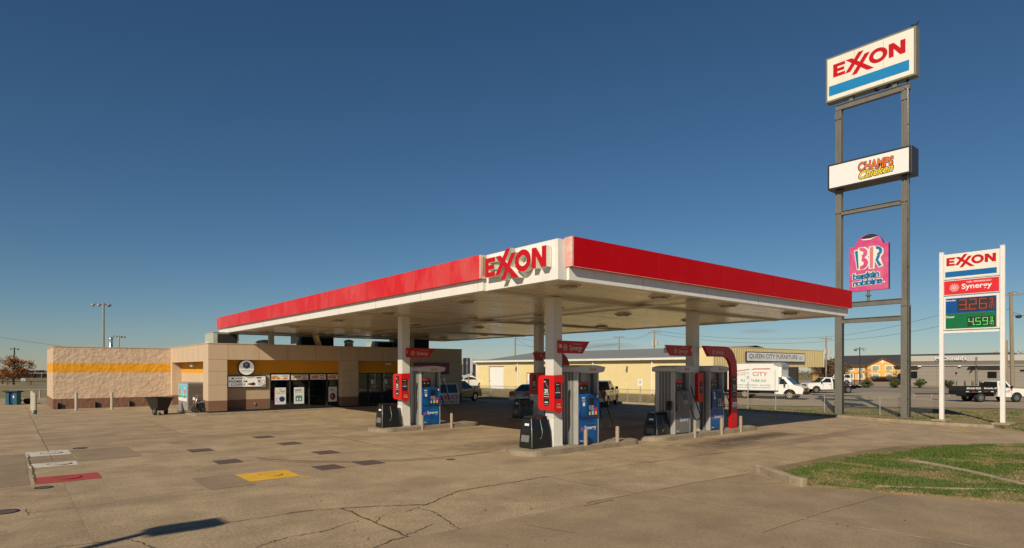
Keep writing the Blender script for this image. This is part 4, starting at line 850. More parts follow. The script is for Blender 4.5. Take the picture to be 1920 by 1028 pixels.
def foodboard(x0, x1, label, seed):
    rnd = random.Random(seed); mb = MB(); mb.fbox(fg, x0, 1.9, x1, 2.24, SIGNW, 0, .01)
    for k in range(6):
        cx = x0 + .1 + rnd.uniform(0, .45); mb.disc(fg, cx, 2.07 + rnd.uniform(-.07, .09), rnd.uniform(.07, .14), rnd.uniform(.04, .08), FOOD, 0, .0112 + .0006 * k, 10, back=False)
    mb.disc(fg, x1 - .25, 1.99, .16, .05, ORG, 0, .0112, 10, back=False); mb.fbox(fg, x1 - .42, 2.13, x1 - .1, 2.17, BLACKM, .01, .0115); mb.fbox(fg, x1 - .3, 2.06, x1 - .1, 2.08, LRED, .01, .0115)
    tag(mb.build('food_board', origin=((x0 + x1) / 2, BR_ - .04, 1.9)), label, 'sign', 'fried food boards above the windows')
foodboard(2.08, 3.2, 'leftmost food picture board, brightest one, above the shop windows', 1); foodboard(3.32, 4.42, 'food picture board above the second shop window', 2); foodboard(4.56, 5.62, 'food picture board above the third shop window', 3); foodboard(5.74, 6.46, 'food picture board in the window beside the middle pier', 4); foodboard(10.86, 11.85, 'food picture board right of the shop doors', 5)
def poster(x0, x1, z0, z1, kind, label):
    mb = MB(); mb.fbox(fg, x0, z0, x1, z1, SIGNW, 0, .01); w_ = x1 - x0; h_ = z1 - z0; cx = (x0 + x1) / 2
    if kind == 0:
        mb.text(fg, 'ICE', cx, z1 - .15, .16, .05, BLACKM, .012, .02, align='c'); mb.text(fg, 'ICE', x0 + .06, z1 - .28, .2, .09, YEL, .012, .02); mb.text(fg, 'COLD', x1 - .36, z1 - .28, .32, .09, BLACKM, .012, .03); mb.text(fg, 'DRINKS ON ICE', cx, z1 - .38, w_ * .8, .05, BLACKM, .012, .02, align='c')
        mb.disc(fg, cx + .1, z0 + .33, .18, .17, PNAVY, 0, .013, 20, back=False); mb.ring(fg, cx - .12, z0 + .28, .15, .15, .12, .12, LBLUE, .01, .0116); mb.fbox(fg, x0 - .05, z0 - .02, x0, z1 - .15, MAGENTA, 0, .008)
    elif kind == 1:
        mb.text(fg, 'SAVE', x0 + .08, z1 - .25, .38, .13, PNAVY, .012, .03); mb.text(fg, '5', x1 - .16, z1 - .25, .09, .13, YEL, .012, .02); mb.text(fg, 'WHEN YOU BUY 2', cx, z1 - .34, w_ * .8, .05, PNAVY, .012, .02, align='c')
        mb.fbox(fg, x0 + .1, z0 + .16, x1 - .12, z0 + .5, PGRN, .01, .0115); mb.text(fg, 'Sweet Tea', cx, z0 + .52, .36, .07, PGRN, .012, .01, align='c'); mb.disc(fg, x0 + .22, z0 + .3, .05, .1, SIGNW, 0, .0125, 10, back=False); mb.disc(fg, x1 - .25, z0 + .3, .05, .1, SIGNW, 0, .0125, 10, back=False)
    else:
        mb.text(fg, 'SAVE', x0 + .08, z1 - .22, .28, .1, BLACKM, .012, .03); mb.text(fg, '20', x1 - .26, z1 - .22, .15, .1, YEL, .012, .02); mb.text(fg, 'WHEN YOU BUY 2', cx, z1 - .3, w_ * .8, .045, BLACKM, .012, .02, align='c'); mb.disc(fg, cx, z0 + .35, .2, .24, COFF, 0, .0115, 16, back=False); mb.disc(fg, cx - .05, z0 + .35, .07, .12, PROSE, 0, .0125, 12, back=False)
    tag(mb.build('window_poster', origin=(cx, BR_ - .04, z0)), label, 'poster')
poster(2.3, 2.98, .36, 1.42, 0, 'white drinks poster with navy disc in the first shop window'); poster(3.5, 4.15, .36, 1.42, 1, 'white poster with teal tea picture in the second shop window'); poster(5.8, 6.38, .42, 1.4, 2, 'white poster with brown coffee picture beside the middle pier')
# interior
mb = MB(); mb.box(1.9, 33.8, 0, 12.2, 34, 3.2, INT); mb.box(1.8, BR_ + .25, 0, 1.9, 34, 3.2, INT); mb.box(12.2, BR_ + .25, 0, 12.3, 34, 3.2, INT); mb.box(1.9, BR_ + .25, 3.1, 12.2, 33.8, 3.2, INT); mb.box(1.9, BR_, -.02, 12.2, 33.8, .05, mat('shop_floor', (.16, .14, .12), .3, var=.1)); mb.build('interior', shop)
rnd = random.Random(3)
t = thing('shelf_rack', 'shop shelving with goods seen dimly behind the windows', 'shelf', (9.6, 31.5, .05))
mb = MB(); mb.box(-2.0, -.3, 0, 2.0, .3, .1, GREYM)
for z in (.4, .75, 1.1, 1.45): mb.box(-2, -.3, z, 2, .3, z + .03, GREYM)
mb.box(-2, -.02, 0, 2, .02, 1.5, GREYM); mb.build('frame', t)
mb = MB()
for z in (.43, .78, 1.13):
    x = -1.9
    while x < 1.8:
        w_ = rnd.uniform(.08, .2); mb.box(x, -.28, z, x + w_, -.06, z + rnd.uniform(.12, .27), rnd.choice([LRED, YEL, SIGNW, LBLUE, LGREEN, ORG])); x += w_ + .02
mb.build('goods', t)
def cafe(x, y, label):
    t = thing('cafe_table', label, 'table', (x, y, .05)); mb = MB(); mb.box(-.35, -.35, .72, .35, .35, .76, mat('table_top', (.55, .5, .42), .4)); mb.build('top', t); mb = MB(); mb.cyl((0, 0, 0), (0, 0, .72), .035, BLACKM); mb.disc(XY, 0, 0, .22, .22, BLACKM, 0, .03); mb.build('pedestal', t)
def chair(x, y, yaw, label):
    t = thing('cafe_chair', label, 'chair', (x, y, .05), yaw, group='yellow framed cafe chairs'); Y = mat('chair_yellow', (.7, .5, .1), .4)
    mb = MB(); mb.box(-.2, -.2, .44, .2, .2, .47, Y); mb.build('seat', t)
    for sx in (-1, 1):
        for sy in (-1, 1): mb = MB(); mb.cyl((.2 * sx, .2 * sy, 0), (.18 * sx, .18 * sy, .44), .015, Y, n=8); mb.build('leg', t)
    mb = MB(); mb.box(.17, -.2, .6, .2, .2, .85, Y); mb.cyl((.185, -.18, .45), (.185, -.18, .85), .015, Y, n=8); mb.cyl((.185, .18, .45), (.185, .18, .85), .015, Y, n=8); mb.build('backrest', t)
cafe(5.1, 28.9, 'small table with pale top behind the third shop window'); cafe(3.0, 29.1, 'small table behind the first shop window')
chair(5.75, 28.8, 0, 'yellow chair right of the table behind the third window'); chair(4.3, 28.9, math.pi, 'yellow chair left of the table behind the third window'); chair(3.7, 28.8, 0, 'yellow chair behind the poster with the teal picture')
for k in range(6):
    x = 5.0 + .18 * k; mb = MB(); mb.cyl((x, 28.25, .11), (x, 28.25, .42), .06, glassmat('bottle_clear', (.8, .88, .9)) if k == 0 else MATS['bottle_clear']); mb.cyl((x, 28.25, .42), (x, 28.25, .5), .022, SIGNW)
    tag(mb.build('water_jug', origin=(x, 28.25, .05)), 'clear water jug in the row of six inside the third shop window', 'bottle', 'row of clear water jugs inside the window')
rel(shop)
# wall signs
def coffee_sign():
    t = thing('coffee_sign', 'wide lit box sign reading premium coffee on the shop front', 'sign', (.6, BR_ - .12, 1.47)); f = Fr((-1.12, 0, 0), (1, 0, 0))
    mb = MB(); mb.fbox(f, 0, 0, 2.26, .72, DSTEEL, -.11, .0); mb.build('frame', t, bevel=.01)
    LITW = mat('lit_sign_face', (.72, .7, .64), .4, var=.02, emit=.28); mb = MB(); mb.fbox(f, .05, .05, 2.21, .67, LITW, 0, .006); mb.text(f, 'PREMIUM', .09, .3, 1.04, .14, BLACKM, .01, .008); mb.text(f, 'COFFEE', .2, .1, .82, .15, BLACKM, .01, .008); mb.text(f, "PARKER'S", .45, .52, .55, .07, JOINT, .01); mb.poly(f, [(.3 + .08 * math.cos(R(q)), .555 + .05 * math.sin(R(q))) for q in range(0, 360, 60)], BLACKM, 0, .009, back=False)
    mb.poly(f, [(1.1, .2), (1.25, .16), (1.5, .1), (1.62, .17), (1.6, .26), (1.5, .32), (1.35, .27), (1.22, .25)], COFF, 0, .009, back=False)
    mb.poly(f, [(1.7, .6), (1.98, .6), (1.95, .1), (1.76, .1)], mat('cup_white', (.7, .7, .68), .4), 0, .0085, back=False); mb.disc(f, 1.81, .59, .2, .035, BLACKM, 0, .0095, back=False); mb.poly(f, [(1.84 + .08 * math.cos(R(q)), .38 + .07 * math.sin(R(q))) for q in range(0, 360, 60)], PUMPD, 0, .0095, back=False)
    mb.ring(f, 2.08, .32, .1, .14, .07, .1, GREYM, .006, .0092); mb.poly(f, [(1.97, .12), (2.2, .18), (2.2, .09), (1.99, .08)], BLACKM, 0, .0095, back=False); mb.build('face', t)
coffee_sign()
t = thing('round_sign', 'round white shop sign with blue hexagon letter P on the gold band', 'sign', (.53, BR_ - .25, 2.68)); f = Fr((0, 0, 0), (1, 0, 0))
mb = MB(); mb.disc(f, 0, 0, .47, .47, DSTEEL, -.22, 0, 32); mb.build('can', t)
mb = MB(); mb.disc(f, 0, 0, .44, .44, MATS['lit_sign_face'], 0, .008, 32); hexa = lambda r: [(r * math.sin(R(q)), .14 + r * math.cos(R(q))) for q in range(0, 360, 60)]
mb.poly(f, hexa(.24), BRBLUE, 0, .011, back=False); mb.poly(f, hexa(.2), SIGNW, 0, .012, back=False); mb.poly(f, hexa(.18), PNAVY, 0, .013, back=False); mb.text(f, 'P', 0, .03, .13, .21, SIGNW, .015, .03, align='c'); mb.text(f, "PARKER'S", 0, -.24, .66, .11, PUMPD, .012, .01, align='c'); mb.fbox(f, -.22, -.31, .22, -.295, GREYM, .008, .0105)
mb.build('face', t)
t = thing('magenta_wall_sign', 'magenta lit box sign with pale scroll on the right end of the shop', 'sign', (11.98, BF, 2.2)); f = Fr((0, 0, 0), (1, 0, 0))
mb = MB(); mb.fbox(f, 0, 0, 3.0, .86, DSTEEL, 0, .1); mb.build('frame', t, bevel=.01)
mb = MB(); mb.fbox(f, .06, .06, 2.94, .8, MAGENTA, .1, .106); mb.ring(f, 1.35, .55, .14, .08, .11, .05, PROSE, .106, .11); mb.ring(f, 1.62, .55, .14, .08, .11, .05, PROSE, .106, .11); mb.text(f, 'baskin robbins', 1.5, .2, 1.9, .2, PROSE, .11, .01, align='c'); mb.build('face', t)
mb = MB(); f = FB(14.1, BF, 1.15); mb.fbox(f, 0, 0, .62, .8, SIGNW, 0, .03); mb.disc(f, .3, .45, .16, .14, YEL, 0, .034, 12, back=False); mb.disc(f, .36, .35, .1, .07, LGREEN, 0, .036, 12, back=False); tag(mb.build('wall_poster', origin=(14.1, BF, 1.15)), 'small white framed poster with yellow fruit below the magenta sign', 'poster')
for (p, la) in (((10.2, BR_, 2.95), 'white wall lamp on the gold band over the shop doors'), ):
    mb = MB(); mb.box(p[0] - .22, p[1] - .16, p[2] - .07, p[0] + .22, p[1], p[2] + .07, SIGNW); tag(mb.build('wall_lamp', origin=p, bevel=.02), la, 'lamp')
t = thing('security_lamp', 'small white twin security lamp on the side gold band of the shop', 'lamp', (AL + .6, 33.3, 2.85))
mb = MB(); mb.cyl((0, 0, 0), (-.12, 0, 0), .06, SIGNW); mb.build('base', t)
for s in (-1, 1): mb = MB(); mb.cyl((-.12, 0, 0), (-.25, .16 * s, -.02), .07, SIGNW, r1=.09); mb.build('lamp_head', t)
mb = MB(); f = FB(1.05, BR_, .4); mb.fbox(f, 0, 0, .07, .12, GREYM, 0, .06); tag(mb.build('outdoor_tap', origin=(1.05, BR_, .4)), 'small metal tap on the brown base under the coffee sign', 'tap')
# ice chest
t = thing('ice_chest', 'white ice merchandiser with slanted door reading ice in red', 'ice chest', (12.7, 25.9, .05)); 
mb = MB(); mb.poly(Fr((0, 0, 0), (0, -1, 0)), [(-.4, 0), (.4, 0), (.4, .75), (.12, 1.5), (-.4, 1.5)], SIGNW, -1.95, 0); mb.build('body', t, bevel=.02)
f = Fr((0, -.4, 0), (1, 0, 0)); mb = MB(); mb.text(f, 'PURE ICE', .2, .36, 1.62, .32, LRED, .006, .03); mb.text(f, '367-5023', .5, .1, 1.3, .17, LRED, .006, .03); mb.fbox(f, 0, -.0, 1.95, .04, GREYM, 0, .004); mb.build('lettering', t)
up = Vector((0, .28, .75)).normalized(); f = Fr((0, -.4, .75), (1, 0, 0), up); mb = MB(); mb.fbox(f, .12, .08, .93, .72, BLUEG, 0, .02); mb.fbox(f, 1.02, .08, 1.83, .72, BLUEG, 0, .02); mb.build('slanted_door', t)
# ice machine beside the side wall
t = thing('drinks_cabinet', 'silver cabinet with picture doors and perforated side against the shop side wall', 'cabinet', (-2.2, 30.2, .05))
mb = MB(); mb.box(0, 0, 0, 1.05, 2.5, 1.72, GREYM); mb.build('body', t, bevel=.02)
f = Fr((0, 2.5, 0), (0, -1, 0))
for k in (0, 1):
    x = .1 + 1.2 * k; mb = MB(); mb.fbox(f, x, .55, x + 1.1, 1.62, SKYP, 0, .02); mb.fbox(f, x, .55, x + 1.1, .78, SIGNW, .02, .023)
    mb.disc(f, x + .5, .82, .5, .07, LGREEN, 0, .0245, 12, back=False); mb.disc(f, x + .35 + .2 * k, 1.15, .2, .16, ORG if k == 0 else PROSE, 0, .0235, 12, back=False); mb.disc(f, x + .35, .98, .12, .07, LRED if k == 0 else SIGNW, 0, .0242, 12, back=False); mb.disc(f, x + .5, 1.35, .08, .08, LGREEN if k == 0 else SIGNW, 0, .0242, 12, back=False); mb.build('picture_door', t)
f = Fr((0, 0, 0), (1, 0, 0)); mb = MB(); mb.fbox(f, .04, .1, 1.0, 1.66, PGREY, 0, .012)
for zb in (.35, 1.0):
    for r_ in range(7):
        for c_ in range(10): mb.fbox(f, .12 + .08 * c_ + .04 * (r_ % 2), zb + .075 * r_, .155 + .08 * c_ + .04 * (r_ % 2), zb + .035 + .075 * r_, BLACKM, .012, .014)
mb.build('perforated_panel', t)
# wheeled cleaner, cone, tilt truck
a, b = G(366, 775); t = thing('wheeled_cleaner', 'chrome framed wheeled cleaning machine in front of the silver cabinet', 'cleaning machine', (a, b, .05))
mb = MB(); 
for s in (-1, 1): mb.tube([(-.05, .28 * s, .1), (-.02, .27 * s, .6), (.08, .24 * s, .95), (.1, .0, 1.0)], .022, CHROME)
mb.tube([(-.07, -.28, .12), (-.07, .28, .12)], .03, CHROME); mb.tube([(-.04, -.26, .45), (.1, 0, .5), (-.04, .26, .45)], .018, CHROME); mb.box(-.08, -.22, .72, -.04, .22, .88, SIGNW); mb.build('frame', t)
mb = MB(); mb.box(.0, -.22, .15, .45, .22, .5, BLACKM); mb.ball((.25, 0, .55), .16, DSTEEL); mb.cyl((.1, -.1, .55), (.4, -.15, .62), .05, CHROME); mb.build('engine', t)
for (x, y) in ((0, -.34), (0, .34), (.45, -.34), (.45, .34)): mb = MB(); mb.lathe((x, y - .04, .14), (0, 1, 0), [(0, .06), (0, .13), (.02, .15), (.06, .15), (.08, .13), (.08, .06)], RUBBER); mb.build('wheel', t)
mb = MB(); mb.tube([(.3 + .22 * math.cos(R(q)), .45 + .0005 * q, .35 + .2 * math.sin(R(q))) for q in range(0, 1080, 30)], .02, DRED, 5); mb.build('hose', t)
a, b = G(340, 773); mb = MB(); mb.cyl((a, b, .08), (a, b, .62), .17, PUMPD, r1=.03); mb.box(a - .2, b - .2, .05, a + .2, b + .2, .09, BLACKM); tag(mb.build('floor_cone', origin=(a, b, .05)), 'small dark grey cone by the silver cabinet', 'cone')
a, b = G(299, 778); t = thing('tilt_truck', 'black plastic tilt cart on wheels near the rough shop wall', 'waste cart', (a, b, 0), R(-72)); t.scale = (.86, .86, .92)
mb = MB(); 
def hull(z, x0, x1, y): return [(x0, -y, z), (x1, -y, z), (x1, y, z), (x0, y, z)]
q = [(.28, -.38, .42, .3), (.62, -.6, .55, .4), (1.05, -.78, .72, .5)]; vs = sum([hull(*k) for k in q], []); fs = [(3, 2, 1, 0)]
for i in range(2): fs += [(i * 4 + k, i * 4 + (k + 1) % 4, i * 4 + 4 + (k + 1) % 4, i * 4 + 4 + k) for k in range(4)]
mb.add(vs, fs, BLACK); 
for (x0, y0, x1, y1) in ((-.84, -.55, .78, -.48), (-.84, .48, .78, .55), (-.84, -.48, -.76, .48), (.7, -.48, .78, .48)): mb.box(x0, y0, 1.0, x1, y1, 1.08, BLACK)
mb.build('tub', t, bevel=.02)
mb = MB(); mb.add(hull(.95, -.7, .66, .46), [(0, 1, 2, 3)], BLACKM); mb.build('load', t)
for (x, y, r) in ((.1, -.36, .24), (.1, .36, .24), (.5, -.25, .1), (-.45, .0, .1)): mb = MB(); mb.lathe((x, y - .05, r), (0, 1, 0), [(0, r * .3), (0, r * .85), (.02, r), (.08, r), (.1, r * .85), (.1, r * .3)], RUBBER); mb.disc(Fr((x, y - .052, r), (1, 0, 0)), 0, 0, r * .4, r * .4, PUMPD, 0, .004); mb.build('wheel', t)
# rooftop plant
def hvac(x0, y0, x1, y1, h, label, m=GREENHV, z=3.7):
    t = thing('rooftop_unit', label, 'air conditioner', ((x0 + x1) / 2, (y0 + y1) / 2, z), group='rooftop plant on the shop'); w_, d_ = (x1 - x0) / 2, (y1 - y0) / 2
    mb = MB(); mb.box(-w_, -d_, 0, w_, d_, h, m); mb.build('casing', t, bevel=.02); mb = MB(); mb.fbox(Fr((-w_, -d_, 0), (1, 0, 0)), .25, .1, 2 * w_ - .12, h - .08, HVDARK, 0, .02); mb.build('coil', t)
    mb = MB(); 
    for k in range(5): mb.fbox(Fr((-w_, d_, 0), (0, -1, 0)), .15 + .22 * k, .12, .2 + .22 * k, h * .55, SIGNW, 0, .02)
    mb.build('louvre', t); mb = MB(); mb.box(-w_ - .02, -d_ - .03, h, w_ + .02, d_ + .02, h + .03, m); mb.build('cap', t)
hvac(-.95, 29.4, .55, 31.4, 1.15, 'sage green rooftop unit at the front left corner of the shop roof')
hvac(5.3, 31.5, 7.7, 33.6, 1.3, 'black coiled rooftop unit in the middle of the shop roof', HVDARK)
hvac(11.0, 31.5, 12.6, 33, 1.0, 'small grey rooftop unit right of the silver vent'); hvac(12.8, 30.5, 15.2, 32.6, 1.25, 'dark rooftop unit behind the left column', HVDARK)
def vent(u, d, zt, r, label, dome=False):
    a, b = AT(u, d); t = thing('roof_vent', label, 'vent', (a, b, 3.68)); h = zt - 3.68; mb = MB()
    mb.lathe((0, 0, 0), (0, 0, 1), [(0, r * 1.25), (h * .3, r * 1.2), (h * .32, r), (h * .8, r)], CHROME); mb.build('stack', t); mb = MB(); mb.lathe((0, 0, h * .78), (0, 0, 1), [(0, r), (.01, r * 1.15), (h * .1, r * 1.15), (h * .16, r * .8), (h * .22, .01)], CHROME); mb.build('cowl', t)
vent(208, 42.5, 4.85, .12, 'slim silver vent pipe on the rough block wing roof'); vent(654, 43, 4.68, .3, 'wide silver roof vent in the middle of the shop roof')
a, b = AT(497, 40); mb = MB(); mb.cyl((a, b, 3.7), (a, b, 4.3), .5, SIGNW, n=20); mb.lathe((a, b, 4.3), (0, 0, 1), [(0, .6), (.06, .58), (.16, .4), (.22, .01)], GREYM); tag(mb.build('exhaust_fan', origin=(a, b, 3.7)), 'low white domed exhaust fan at the left end of the shop roof', 'fan')
a, b = AT(603, 41); mb = MB(); mb.box(-.1, -.3, 0, .1, .3, 1.6, YMETAL, Matrix.Translation((a, b, 3.6)) @ Matrix.Rotation(R(35), 4, Vector((.77, .64, 0)).cross(Vector((0, 0, 1))))); tag(mb.build('roof_duct', origin=(a, b, 3.7)), 'leaning beige duct on the shop roof', 'duct')

# ================================================================ TALL SIGN TOWER
A0 = 25.98
tw = thing('sign_tower', 'very tall two legged steel sign frame with cross bars beside the verge', 'sign tower', (26.1, 2.2, 0))
def ibeam(mb, b, z0, z1, w=.38, a=A0, m=STEEL):
    mb.box(a, b - w / 2, z0, a + .025, b + w / 2, z1, m); mb.box(a + .3, b - w / 2, z0, a + .325, b + w / 2, z1, m); mb.box(a + .025, b - .012, z0, a + .3, b + .012, z1, m)
for b in (3.88, .52):
    mb = MB(); mb.box(A0, b - .19, -.02, A0 + .34, b + .19, 6.0, STEEL)
    mb.box(A0 + .02, b - .155, 6.0, A0 + .3, b + .155, 17.45, STEEL); mb.box(A0 - .02, b - .03, 6.0, A0 + .02, b + .03, 17.4, STEEL)
    mb.box(A0 + .06, b - .205, 0, A0 + .28, b - .19, 5.9, DSTEEL)
    mb.box(A0 - .1, b - .3, .0, A0 + .44, b + .3, .04, STEEL)
    for (x, y) in ((-.05, -.24), (-.05, .24), (.39, -.24), (.39, .24)): mb.cyl((A0 + x, b + y, .04), (A0 + x, b + y, .1), .025, DSTEEL, n=6)
    for z in (5.95, 11.5, 16.9): mb.box(A0 - .03, b - .18, z, A0 - .021, b + .18, z + .3, STEEL)
    mb.build('leg', tw)
for (z0, z1, b0, b1) in ((17.42, 17.74, .3, 4.05), (11.38, 11.63, .68, 3.72), (6.1, 6.38, .7, 3.7), (5.2, 5.46, .7, 3.7)):
    mb = MB(); mb.box(A0 + .04, b0, z0, A0 + .26, b1, z1, STEEL); mb.box(A0 - .01, b0, z1 - .03, A0 + .04, b1, z1, STEEL); mb.box(A0 - .01, b0, z0, A0 + .04, b1, z0 + .03, STEEL); mb.build('crossbar', tw)
for b in (1.0, 3.2): mb = MB(); mb.box(A0 + .02, b - .1, 17.74, A0 + .26, b + .1, 17.98, STEEL); mb.build('bracket', tw)
mb = MB(); mb.tube([(A0 - .03, .36, 0), (A0 - .03, .36, 17.4), (A0 + .1, .8, 17.8)], .025, GREYM, 6)
for z in (1, 3, 5, 8, 10.5, 13, 15.5): mb.box(A0 - .06, .33, z, A0 - .0, .39, z + .04, DSTEEL)
mb.build('conduit', tw)
rel(tw)
t = thing('top_sign', 'big white box sign with red EXXON and blue bar on top of the tower', 'sign', (A0, 2.24, 17.98))
mb = MB(); mb.box(-.12, -2.28, 0, .42, 2.28, 2.58, mat('sign_case', (.2, .185, .15), .5, var=.1)); mb.build('case', t, bevel=.02)
f = Fr((-.12, 2.28, 0), (0, -1, 0)); mb = MB(); mb.fbox(f, .1, .1, 4.46, 2.48, CREAM, 0, .008); mb.fbox(f, .19, .34, 4.25, .9, mat('top_sign_blue', (.01, .22, .5), .4, var=.03), .008, .014); logo(mb, f, .42, 1.34, 3.66, .74, RED, .008, .014); mb.fbox(f, 1.55, .1, 1.56, 2.48, JOINT, .008, .0088); mb.fbox(f, 3.02, .1, 3.03, 2.48, JOINT, .008, .0088); mb.build('face', t)  # bar in one even, purer blue than the price sign
t = thing('middle_sign', 'black framed white box sign reading champs chicken across the tower', 'sign', (25.92, 2.2, 12.85))
mb = MB(); mb.box(-.28, -2.12, 0, .75, 2.12, 1.45, DSTEEL); mb.build('case', t, bevel=.02)
f = Fr((-.28, 2.12, 0), (0, -1, 0)); mb = MB(); mb.fbox(f, .1, .1, 4.1, 1.35, SIGNW, 0, .008); 
mb.text(f, 'CHAMPS', 1.62, .64, 1.78, .56, BLACKM, .011, .075, .1, skew=-.04); mb.text(f, 'CHAMPS', 1.66, .67, 1.7, .5, ORG, .014, .03, .1, skew=-.04)
mb.text(f, 'Chicken', 1.64, .2, 1.78, .5, BLACKM, .017, .07, .35, skew=.04); mb.text(f, 'Chicken', 1.68, .235, 1.7, .43, YEL, .02, .025, .35, skew=.04); mb.build('face', t)
t = thing('pink_sign', 'pink arched ice cream sign with blue and pink BR letters inside the tower', 'sign', (A0 + .1, 2.22, 6.4))
mb = MB(); f = Fr((-.1, 1.07, .55), (0, -1, 0)); Wp = 2.0
arc = [(1.7, 2.5)] + [(1.03 + .72 * math.cos(R(q)), 2.38 + .72 * math.sin(R(q))) for q in range(8, 173, 11)] + [(.3, 2.5)]
P = [(0, 0), (Wp, 0), (Wp, 2.5)] + arc[0:] + [(0, 2.5)]
mb.poly(f, P, BRPINK, -.22, 0, side=BRNAVY); mb.poly(f, [(x, y) for x, y in [(.62, 2.93), (.8, 3.04), (1.05, 3.1), (1.3, 3.06), (1.5, 2.95), (1.1, 2.87), (.75, 2.88)]], DSTEEL, 0, .008, back=False); mb.poly(f, [(.6, 2.88), (.75, 2.86), (1.1, 2.85), (1.5, 2.93), (1.3, 2.86), (1.1, 2.78), (.75, 2.8)], SIGNW, 0, .01, back=False)
mb.build('cabinet', t)
mb = MB()
white = [[(.26, 2.3), (.52, 2.33), (.56, 1.2), (.4, 1.2)], [(.48, 2.42), (.85, 2.42), (1.03, 2.25), (1.05, 2.0), (.98, 1.85), (1.06, 1.65), (1.02, 1.35), (.85, 1.18), (.48, 1.16)], [(1.02, 2.4), (1.32, 2.42), (1.32, 1.16), (1.02, 1.16)], [(1.3, 2.4), (1.55, 2.38), (1.75, 2.2), (1.76, 1.95), (1.62, 1.72), (1.75, 1.25), (1.52, 1.18), (1.3, 1.6)]]
for i, Q in enumerate(white): mb.poly(f, Q, CREAM, 0, .011 + .001 * i, back=False)
mb.poly(f, [(.31, 2.25), (.46, 2.27), (.51, 1.25), (.43, 1.25)], BRBLUE, 0, .018, back=False)
def arcband(cx, cy, r0, r1, t0, t1, sx=1.): 
    o = [(cx + sx * r1 * math.cos(R(t0 + (t1 - t0) * i / 10)), cy + r1 * math.sin(R(t0 + (t1 - t0) * i / 10))) for i in range(11)]; q = [(cx + sx * r0 * math.cos(R(t0 + (t1 - t0) * i / 10)), cy + r0 * math.sin(R(t0 + (t1 - t0) * i / 10))) for i in range(11)]; return o + q[::-1]
mb.poly(f, arcband(.62, 2.1, .12, .3, 105, -75, 1.15), BRPINK, 0, .018, back=False); mb.poly(f, arcband(.62, 1.53, .14, .34, 80, -100, 1.1), BRPINK, 0, .0185, back=False)
mb.poly(f, [(1.08, 2.36), (1.26, 2.37), (1.24, 1.21), (1.08, 1.21)], PROSE, 0, .019, back=False)
mb.poly(f, arcband(1.42, 2.1, .12, .27, 100, -80, 1.05), BRBLUE, 0, .019, back=False); mb.poly(f, [(1.36, 1.62), (1.44, 1.86), (1.62, 1.86), (1.5, 1.62), (1.68, 1.3), (1.54, 1.24)], BRBLUE, 0, .0195, back=False)
for (tx, x, y, w_, h_) in (('baskin', .2, .68, 1.36, .36), ('robbins', .2, .3, 1.5, .36)):
    mb.text(f, tx, x - .03, y - .02 - .05, w_ + .06, h_ + .05, CREAM, .012, .13, skew=.05); mb.text(f, tx, x, y - .045, w_, h_, BRBLUE, .018, .04, skew=.05)
mb.disc(f, 1.8, .38, .045, .045, CREAM, 0, .018, back=False); mb.build('lettering', t)
mb = MB(); mb.cyl((0.0, .1, -.02), (0.0, .1, .55), .07, STEEL); mb.cyl((0.0, .1, .25), (0.0, .1, .29), .15, STEEL); mb.build('pole', t)
# price sign
AP = 25.5
t = thing('price_sign', 'white two post fuel price sign reading 3.26 and 4.59 on the verge', 'price sign', (AP, -2.5, 0))
for (b0, b1) in ((1.31, 1.13), (-1.13, -1.31)): mb = MB(); mb.box(-.09, b1, 0, .09, b0, 8.42, mat('post_white', (.78, .76, .74), .4, var=.04)); mb.box(-.1, b1 - .01, 8.42, .1, b0 + .01, 8.45, WHITE); mb.build('post', t, bevel=.01)
mb = MB(); mb.box(-.02, -1.13, 4.38, .18, 1.13, 4.52, WHITE); mb.build('crossbar', t)
f = Fr((-.08, 1.13, 0), (0, -1, 0)); Wd = 2.26
mb = MB(); mb.fbox(f, 0.01, 7.04, Wd - .01, 8.3, WHITE, -.25, 0); mb.fbox(f, .04, 7.08, Wd - .04, 8.26, CREAM, 0, .008); mb.fbox(f, .08, 7.16, Wd - .12, 7.43, SBLUE, .008, .014); logo(mb, f, .13, 7.72, 1.98, .4, RED, .008, .014); mb.build('brand_panel', t)
mb = MB(); mb.fbox(f, 0.01, 6.26, Wd - .01, 7.0, WHITE, -.25, 0); mb.fbox(f, .03, 6.29, Wd - .03, 6.97, LRED, 0, .008); rosette(mb, f, .46, 6.62, .2, SIGNW, .014); mb.text(f, 'Synergy', .76, 6.44, 1.2, .34, SIGNW, .012, .02); mb.text(f, 'FUEL TECHNOLOGY', .97, 6.81, .98, .075, SIGNW, .012, .02); mb.build('fuel_panel', t)
mb = MB(); mb.fbox(f, 0.01, 4.54, Wd - .01, 6.2, WHITE, -.25, 0); mb.fbox(f, .1, 5.35, Wd - .13, 6.1, BLUEP, 0, .01); mb.fbox(f, .1, 4.6, Wd - .13, 5.34, GREENP, 0, .01)
mb.text(f, 'Regular', .12, 5.93, .42, .11, SIGNW, .013, .02); mb.text(f, 'Diesel', .12, 5.13, .33, .1, SIGNW, .013, .02); mb.build('price_panel', t)
mb = MB(); mb.fbox(f, .58, 5.43, 2.08, 6.06, PANELK, .01, .02)
for i, ch in enumerate('326'): dig(mb, f, ch, .66 + .4 * i, 5.5, .3, .5, .034, LEDR, .02, .026)
mb.fbox(f, .99, 5.5, 1.03, 5.54, LEDR, .02, .026); dig(mb, f, '9', 1.88, 5.8, .12, .2, .025, LEDR, .02, .026); dig(mb, f, '1', 1.78, 5.5, .1, .2, .025, LEDR, .02, .026); dig(mb, f, '0', 1.92, 5.5, .12, .2, .025, LEDR, .02, .026); mb.fbox(f, 1.86, 5.745, 2.04, 5.76, LEDR, .02, .026); mb.build('regular_display', t)
mb = MB(); mb.fbox(f, 1.0, 4.68, 2.08, 5.14, PANELK, .01, .02)
